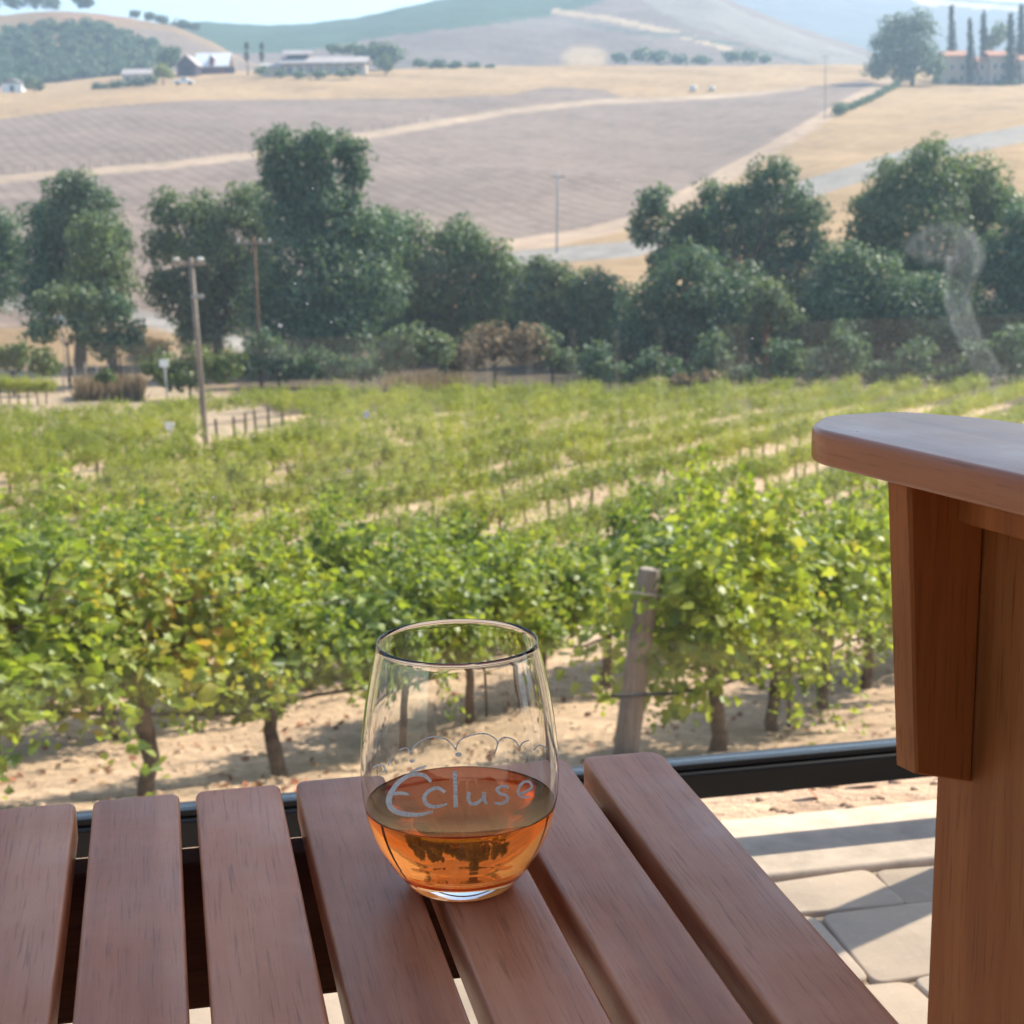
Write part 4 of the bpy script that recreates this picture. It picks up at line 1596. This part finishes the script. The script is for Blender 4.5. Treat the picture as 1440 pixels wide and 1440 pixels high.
far_trees = [
    ('tree', 'yellow green tree in front of the cottage at left', [(228, 100, 12), (222, 104, 9), (236, 104, 9)], 462, 'bright_leaf', .55),
    ('hedge', 'dark low hedge left of the yellow green tree', [(140, 122, 14, 6), (165, 120, 16, 7), (192, 117, 16, 7), (212, 113, 12, 6)], 458, 'oak_leaf', .55),
    ('tree', 'dark conifer like tree left of the dark barn', [(238, 82, 10, 20), (246, 78, 9, 16), (228, 86, 10, 14)], 500, 'oak_leaf', .6),
    ('tree', 'dome shaped dark oak right of the ranch house', [(530, 72, 22, 15), (552, 76, 22, 16), (540, 86, 26, 14), (510, 78, 18, 12)], 500, 'oak_leaf', .7),
    ('tree', 'pale green small tree in front of the dome shaped oak', [(538, 88, 12, 14), (546, 94, 9, 9)], 480, 'olive_leaf', .6),
    ('tree', 'dark low trees behind the ranch house roof', [(470, 70, 16, 8), (492, 70, 16, 9), (508, 72, 12, 9)], 505, 'oak_leaf', .7),
    ('hedge', 'low hazy hedge right of the dome shaped oak', [(590, 90, 14, 7), (615, 91, 16, 7), (640, 92, 14, 7), (668, 94, 14, 5), (690, 95, 10, 4)], 510, 'oak_leaf', .7),
    ('shrub', 'green bushes along the front of the ranch house', [(368, 100, 14, 8), (395, 104, 12, 7), (420, 106, 14, 6), (450, 105, 14, 7), (480, 104, 12, 6), (496, 102, 10, 6)], 462, 'olive_leaf', .55),
    ('palm_tree', 'thin dark tree standing left of the ranch house, left of a pair', [(347, 66, 3, 7), (347, 80, 3, 10)], 495, 'cypress_leaf', .45),
    ('palm_tree', 'thin dark tree standing left of the ranch house, right of a pair', [(368, 66, 3, 7), (368, 80, 3, 10)], 495, 'cypress_leaf', .45),
    ('shrub', 'lone small bush on the dry slope below the ranch house', [(517, 128, 6, 5)], 430, 'oak_leaf', .4),
    ('tree', 'row of blue hazy trees right of the tan mound', [(872, 82, 14, 10), (900, 78, 18, 12), (925, 80, 18, 11), (955, 84, 18, 8), (985, 85, 16, 7)], 634, 'oak_leaf', 1.0),
    ('tree', 'blue hazy trees at the end of the pale hill track', [(1030, 80, 18, 10), (1055, 80, 16, 10), (1075, 84, 12, 7)], 634, 'oak_leaf', 1.0),
    ('tree', 'dark trees on the skyline at the top left corner', [(-20, 0, 30, 18), (20, 2, 24, 15), (55, 0, 26, 16), (75, 8, 14, 10)], 690, 'oak_leaf', 1.1),
    ('tree', 'lone round tree on the skyline right of the corner trees', [(110, -2, 14, 11), (124, 2, 12, 9), (118, 8, 10, 6)], 690, 'oak_leaf', .9),
    ('tree', 'low skyline trees above the bare slope at upper left', [(190, 20, 10, 7), (210, 24, 12, 7), (228, 28, 12, 8)], 690, 'oak_leaf', .9),
    ('tree', 'dark rounded skyline tree nearest the dip of the hills', [(255, 35, 16, 8), (272, 38, 12, 6)], 690, 'oak_leaf', .9),
    ('tree', 'small dark skyline trees on the green ridge', [(640, 3, 12, 5), (655, 3, 12, 4), (625, 6, 8, 4)], 985, 'oak_leaf', 1.0),
    ('tree', 'green tree rising behind the villa roof', [(1405, 50, 14, 20), (1395, 60, 12, 14)], 480, 'olive_leaf', .8),
    ('shrub', 'bushes at the foot of the villa wall', [(1340, 116, 9, 6), (1404, 116, 9, 5), (1425, 117, 12, 5), (1318, 112, 9, 8)], 446, 'oak_leaf', .5),
    ('shrub', 'rounded bush beside the small shed at far left', [(42, 118, 13, 11), (55, 122, 10, 8)], 462, 'shrub_green', .5),
]
for i, (nm, lb, lob, Y, mt, lf) in enumerate(far_trees):
    tree(nm, lb, 'shrub' if nm in ('shrub', 'hedge') else 'tree', lob, Y, M[mt], lf, 3.6, None, seed=200 + i, trunk_r=.18)
# scrub covering the knoll at left: one mass
KU = [-900, -400, -100, 0, 60, 120, 180, 250, 300, 340, 420]
KR = [60, 34, 28, 25, 18, 19, 27, 40, 62, 86, 112]


def knoll(u, v):
    """point of the knoll's face on the sight line through (u, v)"""
    b = np.interp(u, [-900, 420], [128, 118])
    r = np.interp(u, KU, KR)
    zb, zr = at_y(u, b, 560)[2], at_y(u, r, 690)[2]
    for t in np.linspace(0, 1, 160):
        y = 560 + 130 * t
        z = zb + (zr - zb) * math.sin(t * math.pi / 2) ** (1 / .75)
        P = at_y(u, v, y)
        if P[2] <= z:
            return P
    P[2] = z
    return P


rng = np.random.default_rng(55)
LL = []
poly = [(-60, 66), (0, 46), (60, 36), (90, 34), (150, 40), (215, 58), (246, 80), (240, 95), (160, 108), (70, 116), (30, 126), (-60, 130)]
for _ in range(700):
    u, v = rng.uniform(-60, 250), rng.uniform(34, 128)
    if not poly_mask(np.array([u]), np.array([v]), poly)[0]:
        continue
    r0 = rng.uniform(1.4, 3.2)
    P = knoll(u, v)
    LL.append((P + np.array([0, 0, r0 * .35]), (r0, r0, r0 * .85)))
V, F, S = crown_cloud(LL, .75, 3.2, rng, core=True)
o = link('hillside_scrub', mesh_np('hillside_scrub', V, F, S), M['oak_leaf'])
tag(o, 'grey green scrub covering the knoll at upper left', 'scrub', kind='stuff')

# ------------------------------------------------------------------ patio
proot = None
mb = MB()
mb.box(-7, 7, -9, 1.579, -.16, -.005)
o = mb.build('patio_base', M['grout'])
o.rotation_euler = (0, 0, PA)
tag(o, kind='structure')
rng = np.random.default_rng(12)
mb = MB()
q = 1.575
row = 0
while q > -3.2:
    hgt = rng.uniform(.105, .15)
    p = -3.2 + rng.uniform(0, .2)
    if row == 0:
        hgt = .085
    while p < 3.2:
        wid = rng.uniform(.11, .21)
        jx = lambda: rng.uniform(-.010, .004)
        x0, x1, y0, y1 = p + .0012, p + wid - .0012, q - hgt + .0012, q - .0012
        zt = rng.uniform(-.003, .003)
        P4 = [(x0 + jx(), y0 + jx()), (x1 + jx(), y0 + jx()), (x1 + jx(), y1 + jx()), (x0 + jx(), y1 + jx())]
        mb.prism(P4, -.05, .0 + zt, .002, .016, 4, btop=.0035)
        p += wid
    q -= hgt
    row += 1
o = mb.build('patio_paving', M['paver'], None, math.radians(35))
o.rotation_euler = (0, 0, PA)
tag(o, kind='structure')
mb = MB()
for i in range(-5, 6):
    mb.box(i * 1.2 + .002, i * 1.2 + 1.198, 1.58, 1.742, -.16, .004, .006)
o = mb.build('patio_kerb', M['concrete'], None)
o.rotation_euler = (0, 0, PA)
tag(o, kind='structure')

# railing with its glass
RQ = 1.690
rail = empty('glass_railing', patio_xy(.4, RQ, 0), PA)
tag(rail, 'black metal railing with clear glass panels at the edge of the patio', 'railing')
off = .4
mb = MB()
mb.box(-4.6, 4.2, -.017, .025, .060, .0935, .004)
mb.box(-4.6, 4.2, -.010, .018, .0937, .1015, .002)
mb.build('bottom_rail', M['black_metal'], rail)
mb = MB()
mb.box(-4.6, 4.2, -.03, .03, 1.05, 1.085, .004)
mb.build('top_rail', M['black_metal'], rail)
for pp in (-2.76, -1.0, .76, 2.52):
    MB().box(pp - .025, pp + .025, -.025, .031, .005, 1.048, .002).build('railing_post', M['black_metal'], rail)
pan = []
for a, b in ((-4.5, -2.787), (-2.733, -1.027), (-.973, .733), (.787, 2.493), (2.547, 4.1)):
    pan.append(MB().box(a, b, .0, .008, .1017, 1.048).build('glass_panel', M['pane'], rail))
# pale streak on the panel's inner face, standing in for a reflection
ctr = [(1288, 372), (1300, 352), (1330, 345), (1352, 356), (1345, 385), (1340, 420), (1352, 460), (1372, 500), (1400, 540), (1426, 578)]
PLq = RQ - .0012


def on_pane(u, v):
    q_ = ray(u, v)
    s = (PLq - CAM @ PE2) / (q_ @ PE2)
    return CAM + q_ * s


cpts = []
for i in range(len(ctr) - 1):
    for t in np.linspace(0, 1, 8, endpoint=False):
        cpts.append(np.array(ctr[i]) * (1 - t) + np.array(ctr[i + 1]) * t)
cpts = np.array(cpts)
for _ in range(6):
    cpts[1:-1] = (cpts[:-2] + 2 * cpts[1:-1] + cpts[2:]) / 4
base = np.array(patio_xy(.4, RQ, 0))
V, colv, F = [], [], []
nw = 13
for i, c in enumerate(cpts):
    t = cpts[min(i + 1, len(cpts) - 1)] - cpts[max(i - 1, 0)]
    t = t / np.linalg.norm(t)
    nrm_ = np.array([-t[1], t[0]])
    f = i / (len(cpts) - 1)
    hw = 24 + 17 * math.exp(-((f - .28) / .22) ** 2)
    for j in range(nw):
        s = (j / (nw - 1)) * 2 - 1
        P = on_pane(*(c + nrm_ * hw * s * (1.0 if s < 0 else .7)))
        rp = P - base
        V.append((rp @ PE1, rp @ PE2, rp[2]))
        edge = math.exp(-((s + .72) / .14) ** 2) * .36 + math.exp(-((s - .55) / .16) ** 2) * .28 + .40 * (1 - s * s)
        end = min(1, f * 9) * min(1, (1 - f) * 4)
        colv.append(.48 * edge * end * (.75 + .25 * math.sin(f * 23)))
for i in range(len(cpts) - 1):
    for j in range(nw - 1):
        F.append((i * nw + j, i * nw + j + 1, (i + 1) * nw + j + 1, (i + 1) * nw + j))
me = bpy.data.meshes.new('painted_reflection')
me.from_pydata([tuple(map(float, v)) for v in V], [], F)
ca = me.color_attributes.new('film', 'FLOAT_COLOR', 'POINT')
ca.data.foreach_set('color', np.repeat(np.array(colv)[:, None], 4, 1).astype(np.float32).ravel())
sm = link('painted_reflection', me, M['painted_reflection'], pan[2])
tag(sm, 'pale curved reflection painted on the glass')
# water spots
mb = MB()
for (u, v, r_) in ((515, 583, .0042), (394, 458, .0026), (823, 398, .001), (415, 399, .0012), (432, 427, .0012), (355, 309, .001), (440, 265, .0012), (1172, 118, .001), (466, 453, .0012), (300, 700, .0012), (1058, 476, .0012)):
    P = on_pane(u, v) - base
    a, b_, z_ = P @ PE1, P @ PE2, P[2]
    ring = [(a + r_ * math.cos(2 * math.pi * k_ / 10) * random.uniform(.75, 1.1), b_ - .0004, z_ + r_ * math.sin(2 * math.pi * k_ / 10) * random.uniform(.75, 1.1)) for k_ in range(10)]
    ring2 = [(x_, y_ + .0008, zz_) for x_, y_, zz_ in ring]
    mb.rings([ring, ring2], smooth=False)
mb.build('water_spots', M['white_paint'], pan[2])

# unseen roof placed to block the sun, unseen dark building for the pane's reflection
pr = empty('added_shade_roof', patio_xy(0, 0, 0), PA)
tag(pr, 'unseen timber shade roof added to keep the sun off the table', 'roof')
MB().box(.6, 5.2, .5, 1.98, 2.5, 2.56, .01).build('roof_deck', M['roof_underside'], pr)
for x_ in np.arange(.8, 5.2, .85):
    MB().box(x_ - .04, x_ + .04, .55, 1.93, 2.38, 2.497, .004).build('rafter', M['post_wood'], pr)
for y_ in (.62, 1.86):
    MB().box(.7, 5.1, y_ - .05, y_ + .05, 2.20, 2.377, .004).build('beam', M['post_wood'], pr)
for x_, y_ in ((1.75, .62), (5.0, .62), (5.0, 1.62)):
    MB().box(x_ - .06, x_ + .06, y_ - .06, y_ + .06, .005, 2.197 if y_ < 1 else 2.377, .006).build('roof_post', M['post_wood'], pr)
bw = empty('unseen_building', patio_xy(0, -4.6, 0), PA)
tag(bw, 'unseen dark grey timber building wall behind the seating, for the glass to reflect', 'building')
mb = MB()
mb.box(-6, 7, -.3, 0, -.1, 3.4)
mb.build('wall', M['stucco'], bw)
for x_ in (-3.2, 2.6):
    mb = MB()
    for bx in ((x_ - .8, x_ - .72, .002, .06, .9, 2.1), (x_ + .72, x_ + .8, .002, .06, .9, 2.1), (x_ - .72, x_ + .72, .002, .06, .9, .98), (x_ - .72, x_ + .72, .002, .06, 2.02, 2.1)):
        mb.box(*bx)
    f = mb.build('window', M['black_metal'], bw)
    MB().box(x_ - .72, x_ + .72, .004, .012, .98, 2.02).build('pane', M['window_dark'], f)
d_ = MB().box(-.5, .5, .002, .05, .0, 2.1, .005).build('door', M['table_under'], bw)
MB().tube([(.38, .06, 1.0), (.38, .1, 1.0), (.26, .1, 1.0)], .012, 8).build('handle', M['grey_metal'], d_)

# ------------------------------------------------------------------ table
TZ = .435
P_ = .0548
X0 = -.1094                                         # gap k lies at X0 + P_*k
QF, QN = .864, .36
tb = empty('slatted_table', patio_xy(.02, .62, 0), PA)
tag(tb, 'low reddish brown slatted wooden table holding the wine glass', 'table')
ox, oy = .02, .62
GAP = .0088
rng = np.random.default_rng(3)
for k in range(-3, 8):
    xa = X0 + P_ * (k - 1) + GAP / 2 - ox
    xb = X0 + P_ * k - GAP / 2 - ox
    if k == 7:
        xb = X0 + P_ * 6.93 - ox
    yf = QF - oy + rng.uniform(-.0012, .0012)
    rr = [0.004, .012 if k == 7 else .004, .012 if k == 7 else .006, .006]
    mb = MB()
    mb.prism([(xa, QN - oy), (xb, QN - oy), (xb, yf), (xa, yf)], TZ - .021, TZ + rng.uniform(-.0005, .0005), .0016, rr, 5, btop=.0027)
    mb.build('slat', M['table_wood'], tb, math.radians(60))
xl, xr = X0 + P_ * -4 + .01 - ox, X0 + P_ * 6.93 - .03 - ox
for (y0, y1) in ((.815, .837), (.44, .462)):
    MB().box(xl + .026, xr - .026, y0 - oy, y1 - oy, TZ - .105, TZ - .0215, .002).build('apron', M['table_under'], tb)
for x_ in (xl, xr - .022):
    MB().box(x_, x_ + .022, .42 - oy, .837 - oy, TZ - .085, TZ - .0215, .002).build('side_apron', M['table_under'], tb)
for x_ in (xl + .024, xr - .024 - .04):
    for y_ in (.472, .772):
        MB().box(x_, x_ + .04, y_ - oy, y_ + .04 - oy, .001, TZ - .0216, .003).build('leg', M['table_wood'], tb)

# ------------------------------------------------------------------ wine glass
GP = at_z(650, 1242, TZ)
GP[2] = TZ + .0008
gl = empty('wine_glass', GP)
tag(gl, 'stemless wine glass etched with a word, standing on the slatted table', 'glass')
outer = [(.0, .0), (.018, .0), (.0228, .0003), (.0252, .0016), (.0272, .0040), (.0305, .0080), (.0348, .0140), (.0390, .0215), (.0425, .0300), (.0449, .0390), (.0461, .0480),
         (.0464, .0570), (.0460, .0670), (.0449, .0780), (.0434, .0890), (.0413, .1005), (.0391, .1110), (.0373, .1188)]


def spl(pts, n):
    xs = np.array([p[0] for p in pts])
    ys = np.array([p[1] for p in pts])
    t = np.concatenate([[0], np.cumsum(np.hypot(np.diff(xs), np.diff(ys)))])
    tt = np.linspace(0, t[-1], n)
    r = _mono(t, np.stack([xs, ys], 1), tt)
    return r


OUT = np.concatenate([np.array(outer[:4]), spl(outer[3:], 60)[1:]])
wall = .0009
sec = [tuple(p) for p in OUT]
top = sec[-1]
lip = [(top[0] - .0001, top[1] + .0003), (top[0] - .00045, top[1] + .0005), (top[0] - .0008, top[1] + .0003)]
inn = []
for (r, z) in OUT[::-1][1:]:
    if z < .0125:
        break
    inn.append((r - wall - max(0, (.020 - z)) * .25, z))
bot = [(inn[-1][0] * .8, .0104), (inn[-1][0] * .5, .0095), (0, .0092)]
prof = sec + lip + inn + bot
NS = 96


def lathe(prof, name, mat, parent, loc=None):
    mb = MB()
    vs, fs = [], []
    for (r, z) in prof:
        if r < 1e-6:
            vs.append([(0, 0, z)])
        else:
            vs.append([(r * math.cos(2 * math.pi * k / NS), r * math.sin(2 * math.pi * k / NS), z) for k in range(NS)])
    flatv, offs = [], []
    for rg in vs:
        offs.append(len(flatv))
        flatv += rg
    for i in range(len(vs) - 1):
        a, b = vs[i], vs[i + 1]
        for k in range(NS):
            k2 = (k + 1) % NS
            if len(a) == 1 and len(b) > 1:
                fs.append((offs[i], offs[i + 1] + k2, offs[i + 1] + k))
            elif len(b) == 1 and len(a) > 1:
                fs.append((offs[i] + k, offs[i] + k2, offs[i + 1]))
            elif len(a) > 1:
                fs.append((offs[i] + k, offs[i] + k2, offs[i + 1] + k2, offs[i + 1] + k))
    mb.add(flatv, fs, True)
    return mb.build(name, mat, parent)


bowl = lathe(prof, 'bowl', M['clear_glass'], gl)
WL = .0405
ip = sorted([(z, r) for r, z in inn])
wz = [z for z, r in ip]
wr = [r for z, r in ip]
wprof = [(0, .0090), (bot[1][0] + .0004, .0093), (bot[0][0] + .0004, .0102)]
for z in np.linspace(ip[0][0], WL, 26):
    wprof.append((float(np.interp(z, wz, wr)) + .0003, z))
wprof.append((float(np.interp(WL + .0007, wz, wr)) + .0003, WL + .0007))
wprof += [(float(np.interp(WL, wz, wr)) - .0012, WL), (.02, WL - .0001), (0, WL - .0001)]
wine = lathe(wprof, 'wine', M['wine'], None)
wine.location = GP
tag(wine, 'amber rosé wine filling the lower third of the stemless glass', 'wine')

# etched word and arches on the front of the bowl
to_cam = math.atan2(-GP[1], -GP[0])
rz_ = [z for r, z in OUT]
rr_o = [r for r, z in OUT]
gd = depth(GP + np.array([0, 0, .05])) / FPX


def wall_pt(u, v, lift=.00025):
    """point of the bowl's front face seen at zoom pixel (u, v) of the photo crop"""
    U, Vp = 460 + u / 3.131, 840 + v / 3.131
    q_ = ray(U, Vp)
    q_ = q_ / np.linalg.norm(q_)
    lo = None
    for s in np.arange(.62, .85, .0005):
        P = CAM + q_ * s - GP
        rad = math.hypot(P[0], P[1])
        if 0 < P[2] < .118 and rad < float(np.interp(P[2], rz_, rr_o)) + lift:
            lo = P
            break
    return lo


def strokes(lines, width, name, dens=14):
    mb = MB()
    for ln in lines:
        pts = [np.array(p, float) for p in ln]
        cp = []
        for i in range(len(pts) - 1):                 # Catmull-Rom
            p0, p1, p2, p3 = pts[max(i - 1, 0)], pts[i], pts[i + 1], pts[min(i + 2, len(pts) - 1)]
            for t in np.linspace(0, 1, dens, endpoint=(i == len(pts) - 2)):
                cp.append(.5 * ((2 * p1) + (-p0 + p2) * t + (2 * p0 - 5 * p1 + 4 * p2 - p3) * t * t + (-p0 + 3 * p1 - 3 * p2 + p3) * t ** 3))
        L, R = [], []
        for i, c in enumerate(cp):
            t = cp[min(i + 1, len(cp) - 1)][:2] - cp[max(i - 1, 0)][:2]
            t = t / (np.linalg.norm(t) + 1e-9)
            nr_ = np.array([-t[1], t[0]])
            w_ = (c[2] if len(c) > 2 else width) * .5
            a, b = wall_pt(*(c[:2] + nr_ * w_)), wall_pt(*(c[:2] - nr_ * w_))
            if a is None or b is None:
                continue
            L.append(a)
            R.append(b)
        n = len(L)
        if n < 2:
            continue
        outv = []
        for P in L + R:
            d2 = np.array([P[0], P[1], 0])
            d2 = d2 / np.linalg.norm(d2)
            outv.append(P + d2 * .0001)
        inv_ = []
        for P in L + R:
            d2 = np.array([P[0], P[1], 0])
            d2 = d2 / np.linalg.norm(d2)
            inv_.append(P - d2 * .00008)
        vsx = outv + inv_
        fs = []
        for i in range(n - 1):
            fs += [(i, i + 1, n + i + 1, n + i), (2 * n + i, 3 * n + i, 3 * n + i + 1, 2 * n + i + 1),
                   (i, 2 * n + i, 2 * n + i + 1, i + 1), (n + i, n + i + 1, 3 * n + i + 1, 3 * n + i)]
        fs += [(0, n, 3 * n, 2 * n), (n - 1, 3 * n - 1, 4 * n - 1, 2 * n - 1)]
        mb.add(vsx, fs, False)
    return mb.build(name, M['etch'], gl)


word = [
    [(458, 812, 12), (425, 784, 16), (372, 782, 17), (318, 812, 20), (284, 858, 24), (272, 898, 25), (290, 934, 24), (340, 954, 20), (410, 956, 15), (466, 942, 8)],     # E back
    [(286, 868, 10), (320, 862, 15), (362, 868, 9)],                                                                    # E bar
    [(364, 772, 8), (400, 755, 11), (436, 742, 7)],                                                                     # accent
    [(520, 858, 12), (488, 840, 15), (452, 850, 16), (428, 880, 17), (440, 912, 17), (480, 922, 14), (528, 910, 8)],        # c
    [(562, 766, 18), (564, 830, 18), (566, 926, 20)],                                                                   # l
    [(626, 858, 16), (622, 885, 16), (634, 908, 14), (660, 906, 14), (684, 884, 13), (692, 858, 14)],                     # u
    [(692, 858, 14), (692, 890, 15), (704, 910, 10)],
    [(800, 836, 10), (770, 832, 12), (748, 846, 13), (762, 864, 13), (788, 872, 13), (794, 892, 13), (770, 908, 12), (738, 906, 9)],   # s
    [(840, 866, 10), (872, 858, 11), (900, 838, 11), (892, 814, 11), (866, 814, 11), (846, 836, 12), (842, 862, 12), (860, 880, 10), (892, 876, 7)],   # e
]
strokes(word, 14, 'etched_word')
arch = [
    [(200, 752), (225, 738), (248, 742), (256, 768)],
    [(268, 740), (278, 722), (290, 706)],
    [(318, 672), (340, 664), (358, 668), (366, 690)],
    [(364, 690), (384, 655), (420, 628), (470, 614), (520, 624), (552, 650), (566, 672)],
    [(566, 672), (582, 632), (630, 608), (690, 600), (735, 618), (750, 645), (736, 690)],
    [(750, 645), (768, 622), (798, 618), (830, 634), (846, 662)],
    [(846, 662), (862, 640), (888, 630)],
    [(912, 672), (925, 656), (945, 652), (968, 668)],
]
strokes(arch, 5.5, 'etched_arches', 10)
mb = MB()
for (u, v, r_) in ((250, 766, 6), (374, 720, 11), (578, 692, 14)):
    ring = []
    for k in range(14):
        P = wall_pt(u + r_ * math.cos(2 * math.pi * k / 14), v + r_ * .7 * math.sin(2 * math.pi * k / 14))
        ring.append(P)
    ring2 = []
    for P in ring:
        d2 = np.array([P[0], P[1], 0])
        ring2.append(P + d2 / np.linalg.norm(d2) * .0002)
    mb.rings([ring, ring2], smooth=False)
mb.build('etched_dots', M['etch'], gl)

# ------------------------------------------------------------------ chair
CA = math.radians(25.3)
CN = np.array([math.cos(CA), math.sin(CA), 0])
CT = np.array([-math.sin(CA), math.cos(CA), 0])
cx0, cy0 = .88, .40
cr_ = empty('patio_chair', CN * (cx0 - .003) + CT * cy0, CA)
tag(cr_, 'brown wooden adirondack chair with a wide flat arm at the right edge', 'chair')
AZ = .62


def loc(n, t):
    return (n - cx0, t - cy0)


arm_pts = [(.553, .02), (.690, .06), (.700, .40), (.678, .60), (.668, .74), (.640, .792), (.590, .800), (.553, .765)]
poly = [loc(*p) for p in arm_pts]
poly = round_poly(poly, [.02, .03, .08, .05, .022, .014, .016, .020], 6)
mb = MB()
mb.prism(poly, AZ - .0205, AZ, .003, 0, 5, btop=.0035)
mb.build('armrest', M['chair_arm'], cr_, math.radians(50))
# far arm, mirrored
mb = MB()
mp = [(-(x_) + 0.0, y_) for x_, y_ in poly][::-1]
mb.prism([(x_ + .0, y_) for x_, y_ in mp], AZ - .0205, AZ, .003, 0, 5)
mb.build('armrest', M['chair_arm'], cr_, math.radians(50))
for sg in (1, -1):
    def bx(mb, n0, n1, t0, t1, z0, z1, b=.0025):
        a0, a1 = n0 - cx0, n1 - cx0
        if sg < 0:
            a0, a1 = -a1, -a0
        return mb.box(a0, a1, t0 - cy0, t1 - cy0, z0, z1, b)
    bx(MB(), .62, .644, .612, .7185, .002, AZ - .0208).build('front_leg', M['chair_leg'], cr_)
    # tapered bracket under the arm
    s_ = 1 if sg > 0 else -1
    zt, zb = AZ - .0208, .418
    yb0, yb1 = .6885 - cy0, .7075 - cy0
    pr_ = [(.5655 - cx0, zt), (.6197 - cx0, zt), (.6197 - cx0, zb), (.5790 - cx0, .430)]
    mb = MB()
    bvl = .0015

    def ring_at(y_, ins):
        c = np.mean(pr_, axis=0)
        return [((p[0] + (c[0] - p[0]) * ins / .02) * s_, y_, p[1] + (c[1] - p[1]) * ins / .09) for p in pr_]
    mb.rings([ring_at(yb0, bvl), ring_at(yb0 + bvl, 0), ring_at(yb1 - bvl, 0), ring_at(yb1, bvl)], smooth=False)
    mb.build('arm_bracket', M['chair_leg'], cr_)
    cl = bx(MB(), .600, .6197, .615, .6882, .5735, AZ - .0210, .0015).build('cleat', M['chair_leg'], cr_)
    mb = MB()
    for t_ in (.668, .632):
        xx_ = (.600 - cx0) * s_
        ring0 = [(xx_ - .0008 * s_, t_ - cy0 + .0035 * math.cos(a), .5905 + .0035 * math.sin(a)) for a in np.linspace(0, 2 * math.pi, 12, endpoint=False)]
        ring1 = [(xx_ + .003 * s_, y_, z_) for _, y_, z_ in ring0]
        mb.rings([ring0, ring1], smooth=False)
    mb.build('screw_hole', M['hole'], cl)
    bx(MB(), .655, .675, .05, .70, .24, .33).build('seat_rail', M['chair_leg'], cr_)
    bx(MB(), .645, .665, .06, .12, .002, AZ - .0208).build('rear_leg', M['chair_leg'], cr_)
for i in range(6):
    t_ = .70 - i * .085
    MB().box(.66 - cx0, -(.66 - cx0), t_ - .075 - cy0, t_ - cy0, .335 - .012 * i, .353 - .012 * i, .003).build('seat_slat', M['chair_wood'], cr_)
for i in range(5):
    x_ = -.17 + i * .085
    mb = MB()
    mb.rings([[(x_ - .036, .17 - cy0 + q_ * .0, .20), (x_ + .036, .17 - cy0, .20), (x_ + .036, .19 - cy0, .20), (x_ - .036, .19 - cy0, .20)] if q_ == 0 else
              [(x_ - .036, -.04 - cy0, .98 - abs(i - 2) * .03), (x_ + .036, -.04 - cy0, .98 - abs(i - 2) * .03), (x_ + .036, -.02 - cy0, .98 - abs(i - 2) * .03), (x_ - .036, -.02 - cy0, .98 - abs(i - 2) * .03)] for q_ in (0, 1)], smooth=False)
    mb.build('back_slat', M['chair_wood'], cr_)

# ------------------------------------------------------------------ haze
m, nt, out = new_mat('haze_air')
pv = nt.nodes.new('ShaderNodeVolumePrincipled')
pv.inputs['Color'].default_value = (.55, .75, 1.0, 1)
pv.inputs['Density'].default_value = .00046
pv.inputs['Anisotropy'].default_value = .3
nt.links.new(pv.outputs[0], out.inputs['Volume'])
mb = MB()
mb.box(-4000, 4000, -60, 2700, -140, 420)
hz = mb.build('haze', m)
tag(hz, 'thin blue summer haze in the valley air', 'haze', kind='stuff')
